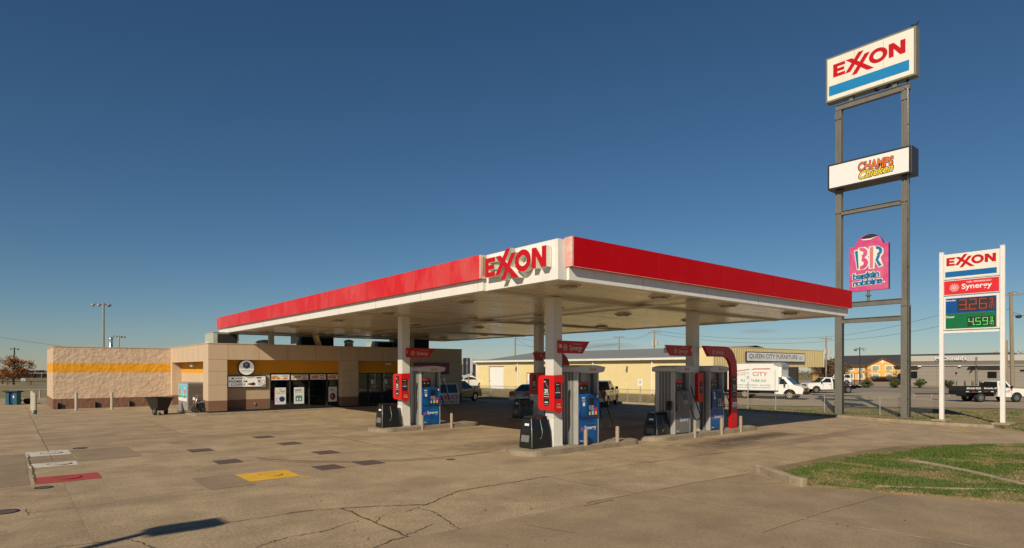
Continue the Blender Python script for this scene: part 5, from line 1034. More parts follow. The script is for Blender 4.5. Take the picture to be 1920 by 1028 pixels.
for i, ch in enumerate('459'): dig(mb, f, ch, 1.04 + .28 * i, 4.73, .2, .35, .026, LEDG, .02, .026)
mb.fbox(f, 1.26, 4.73, 1.29, 4.76, LEDG, .02, .026); dig(mb, f, '9', 1.9, 4.94, .09, .15, .02, LEDG, .02, .026); dig(mb, f, '1', 1.83, 4.73, .07, .14, .02, LEDG, .02, .026); dig(mb, f, '0', 1.93, 4.73, .09, .14, .02, LEDG, .02, .026); mb.fbox(f, 1.89, 4.9, 2.02, 4.912, LEDG, .02, .026); mb.build('diesel_display', t)
mb = MB(); mb.box(AP - .5, -1.55, -.02, AP + .5, -.95, .07, CURB); mb.box(AP - .6, -4.1, -.02, AP + .6, -3.4, .07, CURB); struct(mb.build('sign_footing', bevel=.02))

# ================================================================ CHAIN LINK FENCE and signs on the verge
PM = mat('fence_wire', (.3, .29, .26), .5, metal=.5, var=0)
def chain(p0, p1, h, label, step=3., wires=True, sag=.6):
    p0 = Vector((*p0, 0)); p1 = Vector((*p1, 0)); Ln = (p1 - p0).length; d = (p1 - p0) / Ln
    t = thing('chain_link_fence', label, 'fence', tuple(p0)); n = max(1, round(Ln / step))
    for i in range(n + 1): mb = MB(); q = d * (Ln * i / n); mb.cyl(q, q + Vector((0, 0, h + .05)), .024, PIPEW, n=8); mb.build('post', t)
    mb = MB(); mb.cyl(Vector((0, 0, h)), d * Ln + Vector((0, 0, h)), .02, PIPEW, n=6); mb.build('top_rail', t)
    if wires:
        mb = MB(); s_ = .075; k = 0; x = -h; r = .0016; nn = Vector((-d.y, d.x, 0)) * .001
        while x < Ln:
            for sg in (1, -1):
                a0, z0_, a1, z1_ = (x, 0, x + h, h) if sg > 0 else (x + h, 0, x, h)
                if a0 < 0: z0_ += (0 - a0) * sg * (1 if sg > 0 else 0); a0 = 0
                if a1 < 0: z1_ = z0_ + (0 - a0) * (z1_ - z0_) / (a1 - a0); a1 = 0
                if a0 > Ln or a1 > Ln or abs(a1 - a0) < .05: continue
                q0 = d * a0 + Vector((0, 0, z0_)); q1 = d * a1 + Vector((0, 0, z1_)); w_ = Vector((0, 0, .0035))
                mb.add([q0 - w_ + nn * sg, q1 - w_ + nn * sg, q1 + w_ + nn * sg, q0 + w_ + nn * sg], [(0, 1, 2, 3)], PM)
            x += s_
        mb.build('wire_mesh', t)
    return t
chain((26.9, 26.0), (26.8, -1.0), 1.0, 'low chain link fence along the grass verge behind the pumps')
chain((22.9, 40.0), (26.85, 26.3), 1.0, 'low chain link fence before the yellow warehouse doors', wires=True)
def hcsign(u, v, label, h=1.85):
    a, b = G(u, v); t = thing('parking_sign', label, 'parking sign', (a, b, 0), group='accessible parking signs on posts')
    mb = MB(); mb.cyl((0, 0, 0), (.02, -.02, h - .1), .028, PIPEW, n=8); mb.build('post', t)
    f = Fr((-.03, 0, 0), (-EL[0] * -1, -EL[1], 0)); f = Fr((-.04, -.03, 0), (math.cos(VIEWYAW), math.sin(VIEWYAW), 0)); mb = MB(); mb.poly(f, [(-.16, h - .52), (.16, h - .52), (.18, h - .48), (.18, h - .04), (.16, h), (-.16, h), (-.18, h - .04), (-.18, h - .48)], SIGNW, 0, .01); mb.ring(f, 0, h - .25, .07, .07, .05, .05, SBLUE, .01, .014); mb.fbox(f, -.01, h - .22, .03, h - .12, SBLUE, .01, .014); mb.build('plate', t)
hcsign(1200, 758, 'small white parking sign on a post before the long yellow wall'); hcsign(1402, 770, 'small white parking sign on a post in front of the box truck', 2.3)
for (p, q, label) in ((G(1885, 745.5), (72.5, -6.5), 'yellow pipe rail beside the highway at the right edge'), (G(1714, 744.5), G(1812, 745), 'dark low pipe rail in front of the highway')):
    mb = MB(); z = .42 if 'yellow' in label else .3; P0 = Vector((*p, z)); P1 = Vector((*q, z)); mb.cyl(P0, P1, .05, YEL if 'yellow' in label else DSTEEL, n=8)
    for k in range(4): c = P0.lerp(P1, k / 3); mb.cyl((c.x, c.y, 0), (c.x, c.y, z), .04, PIPEW, n=6)
    tag(mb.build('pipe_rail', origin=(P0.x, P0.y, 0)), label, 'rail')

# ================================================================ FURNITURE WAREHOUSE
fw_ = thing('furniture_store', 'long yellow metal warehouse with higher ribbed front over a porch', 'warehouse', (45, 35, 0))
E0, B0, B1 = 39.3, 20.2, 57.
mb = MB(); mb.box(E0, B0 + 2.2, 0, E0 + .2, B1, 3.55, YMETAL); mb.box(E0, B1 - .2, 0, 62, B1, 3.55, YMETAL); mb.box(61.8, 23.4, 0, 62, B1, 3.55, YMETAL); mb.box(E0 - .012, B0 + 2.2, .0, E0, B1, .12, YMETAL2)
b = B0 + 2.3
while b < B1: mb.box(E0 - .015, b, .12, E0, b + .04, 3.5, YMETAL2 if False else YMETAL); b += .45
mb.build('wall', fw_)
mb = MB(); mb.add([(E0 - .3, B0 + 2, 3.6), (E0 - .3, B1 + .2, 3.6), (50.6, B1 + .2, 5.1), (50.6, B0 + 2, 5.1), (62.2, B0 + 2, 3.6), (62.2, B1 + .2, 3.6)], [(0, 1, 2, 3)[::-1], (3, 2, 5, 4)[::-1]], ROOFG); mb.build('roof', fw_)
mb = MB(); mb.box(E0 - .48, B0 + 2, 3.5, E0 - .301, B1 + .2, 3.72, WHITE); mb.build('gutter', fw_)
for b in (56.7, 47.9, 35.0, 27, 22.6): mb = MB(); mb.box(E0 - .16, b, .1, E0 - .02, b + .16, 3.52, WHITE); mb.build('downspout', fw_)
for (b0, b1, z, nm) in ((50.9, 53.9, 2.88, 'roller_door'), (44.5, 46.2, 2.05, 'door')):
    f = FA(E0 - .016, b1, 0); mb = MB(); mb.fbox(f, -.08, 0, 0, z + .1, mat('door_trim', (.3, .16, .1), .7), 0, .06); mb.fbox(f, 0, z, b1 - b0, z + .1, MATS['door_trim'], 0, .06); mb.fbox(f, 0, 0, b1 - b0, z, SIGNW, 0, .02)
    if z > 2.5:
        for k in range(1, 9): mb.fbox(f, 0, k * z / 9, b1 - b0, k * z / 9 + .02, CREAM, .02, .03)
    d_ = mb.build(nm, fw_); mb = MB(); mb.fbox(f, .12, .95, .2, 1.1, BLACKM, .02, .06); mb.build('handle', d_)
for b in (48.3, 30.3, 36.5): mb = MB(); f = FA(E0 - .016, b, 2.75); mb.fbox(f, -.06, -.1, .06, .1, DSTEEL, 0, .08); mb.cyl(f(0, 0, .1), f(0, -.35, .16), .05, DSTEEL, r1=.1); mb.cyl(f(0, 0, .12), f(0, .2, .12), .06, GREYM); mb.build('wall_lantern', fw_)
mb = MB()
mb.box(E0 - .1, B0, 2.8, 62.1, B0 + .15, 4.68, YMETAL); mb.box(E0 - .1, B0 + .15, 2.8, E0, B0 + 2.6, 4.68, YMETAL); mb.box(62.0, B0 + .15, 2.8, 62.1, B0 + 2.6, 4.68, YMETAL)
a = E0
while a < 62: mb.box(a, B0 - .035, 2.82, a + .12, B0, 4.66, YMETAL2); a += .42
mb.box(E0 - .12, B0 - .04, 4.68, 62.12, B0 + .2, 4.73, WHITE); mb.box(62.0, B0 - .045, 2.8, 62.14, B0 - .002, 4.68, WHITE); mb.box(E0, B0 + .15, 2.82, 62, B0 + 2.8, 2.9, WHITE); mb.box(E0 - .1, B0 + .15, 4.6, 62, B0 + 2.6, 4.66, ROOFG)
mb.build('ribbed_parapet', fw_)
mb = MB(); bb = B0 + 2.8; mb.box(E0 + .2, bb, 0, 62, bb + .2, 1.0, BRICKR); mb.box(E0 + .2, bb, 1.0, 54.6, bb + .2, 2.85, MGREY2); mb.box(57.9, bb, 1, 58.2, bb + .2, 2.85, MGREY2); mb.box(54.6, bb + .08, 1.0, 62, bb + .12, 2.85, DARKG); mb.build('front_wall', fw_)
mb = MB(); mb.fbox(FB(51.2, bb, 0), 0, 0, 2.0, 2.4, DARKG, 0, .03); mb.build('entrance_door', fw_)
for a in (55.2, 58.6): mb = MB(); mb.fbox(FB(a, bb, 1.05), 0, 0, 2.6, 1.7, BLUEG, 0, .02); mb.fbox(FB(a, bb, 1.05), .1, .05, 2.5, .7, mat('window_goods', (.35, .33, .3), .6, var=.5, scale=3), .02, .03); mb.build('window', fw_)
rel(fw_)
t = thing('store_sign', 'grey white sign board reading queen city furniture on the ribbed parapet', 'sign', (44.7, B0 - .04, 3.3))
f = Fr((0, 0, 0), (1, 0, 0)); mb = MB(); mb.fbox(f, 0, 0, 12.3, 1.0, DSTEEL, 0, .14); mb.build('frame', t); mb = MB(); mb.fbox(f, .1, .1, 12.2, .92, mat('aged_white', (.76, .77, .77), .5), .14, .15); mb.text(f, 'QUEEN CITY FURNITURE', .5, .27, 10.0, .52, PUMPD, .156, .012); mb.text(f, 'CO.', 10.9, .32, .8, .32, JOINT, .156); mb.build('face', t)

# ================================================================ RESTAURANT
mc = thing('restaurant', 'long low taupe and grey restaurant block across the highway', 'restaurant', (104, 12, 0))
MA = 102.; mb = MB(); mb.box(MA, -12, 0, MA + 14, 24.6, 3.12, MGREY); mb.build('lower_wall', mc)
mb = MB(); mb.box(MA - .05, -12.1, 3.12, MA + 14, 24.7, 3.82, MGREY2); mb.build('upper_wall', mc)
mb = MB(); mb.box(MA - .12, -12.2, 3.82, MA + 14.1, 24.8, 4.7, MLIGHT); mb.box(MA - .2, -12.2, 3.1, MA - .05, 24.8, 3.2, MLIGHT); mb.build('parapet', mc)
for (b, z0_, z1_, w_) in ((24.0, 1.05, 2.2, 1.2), (13.7, 1.2, 2.2, 1.1), (17.7, 1.75, 2.1, .22), (9.9, 2.2, 2.5, 1.6)): f = FA(MA, b, z0_); mb = MB(); mb.fbox(f, 0, 0, w_, z1_ - z0_, DARKG, 0, .04); mb.fbox(f, -.05, -.05, w_ + .05, 0, MLIGHT, 0, .08); mb.build('window', mc)
for (b0, b1) in ((22.6, 26), (11.6, 15.9)): mb = MB(); mb.poly(Fr((MA, b0, 0), (-1, 0, 0)), [(0, 2.5), (.9, 3.1), (0, 3.1)], PUMPD, 0, b1 - b0); mb.build('awning', mc)
mb = MB(); mb.box(MA - .25, 14.9, 0.3, MA, 15.1, 4.4, PUMPD); mb.add([(MA - .9, 15.8, 2.0), (MA, 15.8, 2.0), (MA, 15.0, 3.1), (MA - .9, 15.0, 3.1)], [(0, 1, 2, 3), (3, 2, 1, 0)], PUMPD); mb.build('fin', mc)
for b in (22.2, 16.9): mb = MB(); mb.box(MA - .35, b, 2.95, MA - .02, b + .4, 3.1, SIGNW); mb.build('wall_lamp', mc)
mb = MB()
for z in (.9, 1.5, 2.1, 2.7): mb.box(MA - .003, -12, z, MA, 24.6, z + .03, MGREY2)
mb.box(MA - .004, 20.1, 0, MA, 20.15, 3.1, PUMPD); mb.build('wall_pattern', mc)
rel(mc)
t = thing('restaurant_sign', "raised white letters reading McDonald's on the grey parapet", 'sign', (MA - .12, 20.25, 3.95)); f = Fr((0, 0, 0), (0, -1, 0)); mb = MB()
for k in range(6): mb.text(f, "McDonald's", .0, 0, 4.1, .58, SIGNW if k == 5 else PUMPD, .03 + .04 * k, .025)  # dark grey copies behind the white face paint a depth shadow
mb.build('lettering', t)
# hotel
hx, hd = 67.5, 125.
ha, hb = CS(hx, hd); ht = thing('hotel', 'two storey orange hotel with dark hipped roof and front gable', 'hotel', (ha, hb, 0), VIEWYAW)
mb = MB(); mb.box(0, 0, 0, 42, 12, 3.3, ORANGE); mb.box(4.9, -.8, 0, 10.8, 0, 3.3, ORANGE); mb.poly(Fr((4.9, -.8, 3.3), (1, 0, 0)), [(0, 0), (5.9, 0), (2.95, 1.35)], ORANGE, -6, 0)
mb.box(-.01, -.05, 0, 4.9, 0, .35, BRICKR); mb.box(4.88, -.86, 0, 10.82, -.8, .75, BRICKR); mb.box(10.82, -.06, 0, 42, 0, .75, BRICKR); mb.build('wall', ht)
mb = MB(); mb.add([(-.5, -.5, 3.25), (42.5, -.5, 3.25), (42.5, 12.5, 3.25), (-.5, 12.5, 3.25), (3.2, 6, 5.4), (40, 6, 6.2)], [(0, 1, 5, 4), (1, 2, 5), (2, 3, 4, 5), (3, 0, 4)], SHINGLE)
mb.add([(4.5, -1.1, 3.15), (7.85, -1.1, 4.72), (7.85, 4.9, 4.95), (4.5, 1, 3.5), (11.2, -1.1, 3.15), (11.2, 1, 3.5)], [(0, 1, 2, 3), (1, 4, 5, 2), (3, 2, 1, 0), (2, 5, 4, 1)], SHINGLE); mb.build('roof', ht)
DR = mat('rust_trim', (.25, .07, .02), .7)
mb = MB(); mb.add([(4.45, -1.12, 3.1), (7.85, -1.12, 4.7), (7.85, -1.12, 4.85), (4.45, -1.12, 3.25)], [(0, 1, 2, 3)], DR); mb.add([(11.25, -1.12, 3.1), (7.85, -1.12, 4.7), (7.85, -1.12, 4.85), (11.25, -1.12, 3.25)], [(3, 2, 1, 0)], DR); mb.box(-.5, -.56, 3.16, 4.5, -.5, 3.26, DR); mb.box(11.2, -.56, 3.16, 42.5, -.5, 3.26, DR); mb.build('eave_trim', ht)
mb = MB(); mb.disc(Fr((7.85, -.82, 4.05), (1, 0, 0)), 0, 0, .35, .35, SIGNW, 0, .03, 4); mb.build('gable_vent', ht)
for (x, y, z, w_, h_) in [(1.0, 0, 2.4, 1.4, .9), (3.5, 0, 2.4, 1.0, .9), (1.0, 0, .7, 1.4, .85), (3.5, 0, .7, 1.0, .85), (5.8, -.8, 2.4, 1.4, .85), (8.5, -.8, 2.4, 1.4, .85), (8.5, -.8, .75, 1.4, .8), (5.8, -.8, .75, 1.4, .8), (11.5, 0, 2.4, 1.0, .85), (13.6, 0, 2.4, 1, .85)]:
    f = Fr((x, y, z), (1, 0, 0)); mb = MB(); mb.fbox(f, -.1, -.25, w_ + .1, h_ + .1, SIGNW, 0, .05); q = mb.build('window', ht); mb = MB(); mb.fbox(f, .05, 0, w_ - .05, h_ - .05, mat('pale_pane', (.3, .36, .3), .2, var=.2), .05, .06); mb.fbox(f, w_ * .1, -.2, w_ * .5, -.05, SIGNW, .05, .12); mb.build('pane', q)
mb = MB(); mb.box(9.3, -4.5, 0, 9.5, -4.3, 2.6, SIGNW); mb.box(4.6, -4.6, 2.28, 9.7, -2.6, 2.42, YEL); mb.build('porch_canopy', ht)

# ================================================================ VEHICLES
def wheel(t, x, y, r, w_=.24, rim=CHROME, n=18):
    wd = bpy.data.objects.new('wheel', None)
    s = 1 if y > 0 else -1; mb = MB(); y0 = y - w_ / 2
    mb.lathe((x, y0, r), (0, 1, 0), [(0, r * .6), (0, r * .92), (.03, r), (w_ - .03, r), (w_, r * .92), (w_, r * .6)], RUBBER, n); tyre = mb.build('wheel', t, origin=None)
    mb = MB(); f = Fr((x, y + s * (w_ / 2 - .03), r), (s * -1, 0, 0)); mb.disc(f, 0, 0, r * .62, r * .62, rim, 0, .02, n); mb.disc(f, 0, 0, r * .16, r * .16, PUMPD, .02, .035, 10)
    for k in range(6): q = R(60 * k); mb.disc(f, r * .4 * math.cos(q), r * .4 * math.sin(q), r * .1, r * .12, BLACKM, .02, .024, 8, back=False)
    mb.build('rim', tyre)
def side(mb, pts, hw, m, T=None):
    """closed side profile (x, z) given a half width function of height"""
    n = len(pts); Lf = [(x, hw(z), z) for x, z in pts]; Rt = [(x, -hw(z), z) for x, z in pts]
    A = sum(pts[i][0] * pts[(i + 1) % n][1] - pts[(i + 1) % n][0] * pts[i][1] for i in range(n))
    if A < 0: Lf = Lf[::-1]; Rt = Rt[::-1]
    mb.add(Lf, [tuple(range(n))[::-1]], m); mb.add(Rt, [tuple(range(n))], m)
    mb.add(Rt + Lf, [(i, n + i, n + (i + 1) % n, (i + 1) % n) for i in range(n)], m)
def archpts(cx, r, z0, zc): 
    h0 = math.asin(min(1, (z0 - zc) / r)); return [(cx + r * math.cos(t), zc + r * math.sin(t)) for t in [math.pi - h0 - (math.pi - 2 * h0) * k / 8 for k in range(9)]]
def sideglass(t, pts, hw, m=AUTOG, nm='side_window'):
    for s in (1, -1):
        P = [(x, s * (hw(z) + .006), z) for x, z in pts]; P2 = [(x, s * (hw(z) - .02), z) for x, z in pts]; n = len(P); mb = MB()
        mb.add(P, [tuple(range(n)) if s < 0 else tuple(range(n))[::-1]], m); mb.add(P + P2, [(i, (i + 1) % n, n + (i + 1) % n, n + i) for i in range(n)], m); mb.build(nm, t)
def endglass(t, p0, p1, hw, off, m=AUTOG, nm='windscreen', ins=.07):
    (x0, z0_), (x1, z1_) = p0, p1; d = Vector((x1 - x0, 0, z1_ - z0_)); n_ = Vector((d.z, 0, -d.x)).normalized() * off; a0, a1 = .08, .94
    P = []
    for (k, s) in ((a0, -1), (a0, 1), (a1, 1), (a1, -1)):
        q = Vector((x0, 0, z0_)) + d * k; P.append(Vector((q.x, s * (hw(q.z) - ins), q.z)) + n_)
    mb = MB(); mb.add(P, [(0, 1, 2, 3), (3, 2, 1, 0)][:1] if off > 0 else [(3, 2, 1, 0)], m); mb.add([p - n_ * 1.5 for p in P], [(0, 1, 2, 3)], m); mb.build(nm, t)
def car(name, label, cat, pos, yaw, scale, body, cab, hw, wheels, wr, paint, glasses, front=None, rear=None, extra=None, group=None, bev=.05, tyre_rim=CHROME, cabpaint=None):
    t = thing(name, label, cat, (pos[0], pos[1], 0), yaw, group); t.scale = (scale,) * 3
    mb = MB(); side(mb, body, lambda z: hw(z), paint); mb.build('body', t, bevel=bev)
    if cab: mb = MB(); side(mb, cab, hw, cabpaint or paint); mb.build('cab', t, bevel=bev)
    x0 = min(p[0] for p in body); x1 = max(p[0] for p in body)
    mb = MB(); W_ = hw(.5); mb.box(x0 + .25, -W_ + .28, .28, x1 - .25, W_ - .28, .62, BLACKM); mb.build('chassis', t)
    for wx in wheels:
        for s in (1, -1): wheel(t, wx, s * (W_ - .12), wr, rim=tyre_rim)
    for g in glasses: sideglass(t, g, hw)
    if front: endglass(t, front[0], front[1], hw, .012)
    if rear: endglass(t, rear[0], rear[1], hw, -.012, nm='rear_window')
    if extra: extra(t)
    return t
def hwf(w0, w1, zb, zt): return lambda z: w0 if z <= zb else w0 + (w1 - w0) * min(1, (z - zb) / (zt - zb))
def bits(items):
    def g(t):
        for nm, parts in items:
            mb = MB()
            for p in parts: mb.box(*p)
            mb.build(nm, t)
    return g
PYAW = 31
# silver pickup nose to the verge
def yaw_of(p, q): return math.atan2(q[1] - p[1], q[0] - p[0])
hwp = hwf(.98, .74, 1.15, 1.9)
pk = G(1134, 761)
pk = (pk[0] - .15, pk[1] + .3); car('pickup_truck', 'champagne crew cab pickup parked beyond the front pump', 'pickup truck', pk, R(PYAW), .92,
    [(-2.9, .5), (-2.35, .5)] + archpts(-1.85, .5, .5, .4) + [(-1.3, .42), (1.35, .42)] + archpts(1.9, .5, .5, .4) + [(2.45, .5), (2.95, .55), (2.98, 1.0), (2.85, 1.15), (1.4, 1.22), (-2.9, 1.28)],
    [(-1.0, 1.2), (-.85, 1.88), (.35, 1.93), (1.4, 1.2)], hwp, (-1.85, 1.9), .4, CARTAN, [[(-.82, 1.27), (-.72, 1.75), (-.12, 1.82), (-.1, 1.27)], [(-.02, 1.27), (-.02, 1.82), (.33, 1.82), (1.1, 1.27)]],
    ((1.4, 1.2), (.35, 1.93)), ((-1.0, 1.2), (-.85, 1.88)),
    bits([('tail_light', [(-2.93, -.98, .85, -2.88, -.82, 1.2, TAIL)]), ('tail_light', [(-2.93, .82, .85, -2.88, .98, 1.2, TAIL)]), ('bumper', [(-3.05, -.95, .45, -2.9, .95, .7, CHROME)]), ('mirror', [(.95, -1.2, 1.25, 1.1, -1.0, 1.48, BLACKM)]), ('mirror', [(.95, 1.0, 1.25, 1.1, 1.2, 1.48, BLACKM)]), ('door_handle', [(-.2, -1.0, 1.05, -.02, -.975, 1.09, BLACKM)]), ('door_seam', [(-.07, -.985, .5, -.05, -.978, 1.2, BLACKM), (-.98, -.985, .55, -.96, -.978, 1.2, BLACKM), (1.2, -.985, .55, 1.22, -.978, 1.15, BLACKM)]), ('number_plate', [(-2.92, -.16, .86, -2.89, .16, 1.02, SIGNW)])]))
hws = hwf(.86, .62, .9, 1.42)
sedan_b = [(-2.3, .35), (-1.75, .3)] + archpts(-1.35, .36, .36, .31) + [(-.95, .25), (1.0, .25)] + archpts(1.4, .36, .36, .31) + [(1.8, .3), (2.3, .35), (2.35, .6), (1.9, .82), (1.1, .92), (-1.6, .98), (-2.25, .95), (-2.35, .7)]
sedan_c = [(-1.75, .94), (-.95, 1.4), (.1, 1.44), (1.15, .9)]
sg = [[(-1.35, .98), (-.85, 1.34), (-.3, 1.37), (-.3, .96)], [(-.22, .96), (-.22, 1.37), (.08, 1.38), (.85, .95)]]
def plate_bits(col): return bits([('tail_light', [(-2.36, -.84, .68, -2.25, -.5, .88, TAIL)]), ('tail_light', [(-2.36, .5, .68, -2.25, .84, .88, TAIL)]), ('number_plate', [(-2.375, -.2, .6, -2.34, .2, .74, SIGNW)]), ('mirror', [(.75, -.98, .95, .9, -.84, 1.08, BLACKM)]), ('mirror', [(.75, .84, .95, .9, .98, 1.08, BLACKM)]), ('bumper', [(-2.42, -.82, .32, -2.3, .82, .58, col)])])
sp_ = G(1003, 756); car('parked_car', 'silver sedan with red tail light parked behind the nearest red panel', 'car', sp_, R(20), 1.02, sedan_b, sedan_c, hws, (-1.35, 1.4), .31, CARS, sg, ((1.15, .9), (.1, 1.44)), ((-1.75, .94), (-.95, 1.4)), plate_bits(CARS), group='cars parked at the verge kerb')
suvb = [(-2.3, .5), (-1.85, .45)] + archpts(-1.4, .44, .45, .36) + [(-.9, .35), (.95, .35)] + archpts(1.45, .44, .45, .36) + [(1.9, .45), (2.35, .5), (2.38, .85), (2.2, 1.05), (1.2, 1.12), (-2.3, 1.12)]
suvc = [(-2.28, 1.08), (-2.05, 1.68), (.25, 1.74), (1.25, 1.08)]; hwv = hwf(.93, .7, 1.05, 1.7)
svg_ = [[(-2.1, 1.15), (-1.95, 1.6), (-1.2, 1.64), (-1.2, 1.15)], [(-1.12, 1.15), (-1.12, 1.64), (-.35, 1.66), (-.35, 1.15)], [(-.27, 1.15), (-.27, 1.66), (.22, 1.66), (.95, 1.15)]]
ln = G(888, 750.5); car('parked_car', 'dark brown sport utility car half hidden by the shop corner', 'car', (ln[0] - 2.2, ln[1] - .7), R(18), .95, suvb, suvc, hwv, (-1.4, 1.45), .38, mat('bronze_dark_paint', (.075, .06, .045), .25, metal=.4, coat=.6, var=.03), svg_, ((1.25, 1.08), (.25, 1.74)), ((-2.28, 1.08), (-2.05, 1.68)), bits([('headlight', [(2.2, -.9, .85, 2.36, -.6, 1.0, SIGNW)]), ('headlight', [(2.2, .6, .85, 2.36, .9, 1.0, SIGNW)]), ('bumper', [(2.3, -.9, .4, 2.44, .9, .6, BLACKM)])]), group='cars parked at the verge kerb')
for (u, v, sc_, yw, paint, label) in ((878, 727.5, 1.0, R(-10), CARW, 'white sport utility car far behind the dark banner at the shop corner'), (1566, 721.5, 1.0, VIEWYAW + math.pi, CARW, 'small white sport utility car in front of the orange hotel'), (1712, 721, 1.1, VIEWYAW + .3, CARD, 'dark sport utility car before the hotel, half behind the right tower leg'), (1921, 722.5, 1.0, VIEWYAW + math.pi, CARD, 'dark car cut by the right edge beyond the pole')):
    car('distant_car', label, 'car', G(u, v), yw, sc_, suvb, suvc, hwv, (-1.4, 1.45), .38, paint, svg_, ((1.25, 1.08), (.25, 1.74)), ((-2.28, 1.08), (-2.05, 1.68)), bits([('bumper', [(2.3, -.9, .4, 2.44, .9, .6, BLACKM)])]))
car('distant_car', 'low dark blue sedan parked before the restaurant hedge', 'car', G(1858, 722.3), VIEWYAW, .97, sedan_b, sedan_c, hws, (-1.35, 1.4), .31, CARD, sg, ((1.15, .9), (.1, 1.44)), ((-1.75, .94), (-.95, 1.4)), plate_bits(CARD))
# box truck
q = G(1397, 747); q2 = G(1481, 749.5); yw = yaw_of(q, q2); mid = ((q[0] + q2[0]) / 2, (q[1] + q2[1]) / 2)
t = thing('box_truck', 'white box truck with queen city furniture lettering on its side', 'box truck', (mid[0] - .86 * math.sin(yw), mid[1] + .86 * math.cos(yw), 0), yw); wb = math.hypot(q2[0] - q[0], q2[1] - q[1]) / 2
hb_ = hwf(.95, .72, 1.2, 1.95); fx = wb
mb = MB(); side(mb, [(.65, .45), (fx - .55, .42)] + archpts(fx, .5, .5, .4) + [(fx + .5, .5), (fx + 1.05, .5), (fx + 1.08, .95), (fx + .95, 1.1), (fx + .3, 1.25), (.65, 1.3)], hb_, CARW); mb.build('cab_body', t, bevel=.05)
mb = MB(); side(mb, [(.65, 1.2), (.65, 1.9), (1.25, 1.95), (1.5, 1.88), (fx + .35, 1.22)], hb_, CARW); mb.build('cab', t, bevel=.05)
sideglass(t, [(.78, 1.28), (.8, 1.72), (1.35, 1.76), (1.72, 1.3)], hb_); endglass(t, (fx + .35, 1.22), (1.5, 1.88), hb_, .012, BLUEG)
mb = MB(); mb.box(-3.35, -1.08, .72, 1.0, 1.08, 3.14, mat('box_white', (.72, .73, .72), .45, var=.03)); mb.build('cargo_box', t, bevel=.02)
mb = MB(); mb.add([(.55, -1.09, 3.16), (.55, 1.09, 3.16), (1.2, 1.09, 3.07), (1.2, -1.09, 3.07), (1.35, -1.09, 2.8), (1.35, 1.09, 2.8), (1.0, -1.09, 2.82), (1.0, 1.09, 2.82), (.7, -1.09, 2.9), (.7, 1.09, 2.9)], [(0, 3, 2, 1), (3, 4, 5, 2), (0, 8, 6, 4, 3), (1, 2, 5, 7, 9), (4, 6, 7, 5)], GREYM); mb.box(1.001, -1.05, 1.9, 1.25, 1.05, 2.8, SIGNW); mb.build('box_front_cap', t)
mb = MB(); mb.box(.72, -1.1, .72, .76, -1.081, 2.5, GREYM); mb.box(-3.35, -1.1, .72, 1.0, -1.081, .78, GREYM); mb.box(-3.35, -1.1, 3.07, 1.0, -1.081, 3.14, GREYM); mb.build('trim', t)
f = Fr((-3.35, -1.081, .72), (1, 0, 0)); mb = MB(); TRK = mat('faded_truck_red', (.45, .12, .09), .6); mb.text(f, 'QUEEN', .65, 1.2, 1.25, .3, PUMPG, .006, .005, skew=.1); mb.text(f, 'CITY', 2.2, 1.26, 1.25, .36, TRK, .006, .01, skew=.0)
mb.poly(f, [(.6, 1.6), (1.9, 1.8), (1.95, 1.88), (.6, 1.68)], TRK, 0, .007, back=False); mb.poly(f, [(2.05, 1.75), (2.3, 1.92), (3.65, 1.94), (3.7, 1.84), (2.4, 1.84)], TRK, 0, .007, back=False)
mb.text(f, 'FURNITURE CO', 1.2, .76, 2.15, .2, PGRN, .006, .02); mb.text(f, '501 HWY 425 NORTH  367-7525', .5, .42, 3.2, .09, BLACKM, .006, .01); mb.text(f, 'COMPLETE LINE OF HOME FURNISHINGS', .5, .22, 3.2, .09, PGRN, .006, .01); mb.build('lettering', t)
mb = MB(); mb.box(-3.3, -.5, .45, 2.2, .5, .7, BLACKM); mb.box(-.6, -1.0, .45, .5, -.9, .6, BLACKM); mb.build('chassis', t)
for x in (-fx, fx):
    for s in (1, -1): wheel(t, x, s * .86, .38, rim=mat('cream_rim', (.4, .32, .2), .5))
mb = MB(); mb.box(fx + 1.0, -.95, .42, fx + 1.18, .95, .66, BLACKM); mb.build('bumper', t, bevel=.02)
mb = MB(); mb.box(fx + 1.03, -.5, .72, fx + 1.1, .5, .98, DARKG); mb.build('grille', t)
for s in (1, -1): mb = MB(); mb.box(fx + .98, .55 * s, .74, fx + 1.1, .94 * s, .98, AMBER); mb.build('headlight', t)
for s in (1, -1): mb = MB(); mb.box(fx - .42, 1.0 * s, 1.15, fx - .32, 1.22 * s, 1.55, BLACKM); mb.cyl((fx - .4, .9 * s, 1.2), (fx - .38, 1.1 * s, 1.2), .02, BLACKM); mb.build('mirror', t)
mb = MB(); mb.box(.7, -.957, .5, .72, -.95, 1.25, BLACKM); mb.box(1.75, -.957, .5, 1.77, -.95, 1.25, BLACKM); mb.box(.8, -.965, 1.0, .86, -.95, 1.06, BLACKM); mb.build('door_seam', t)
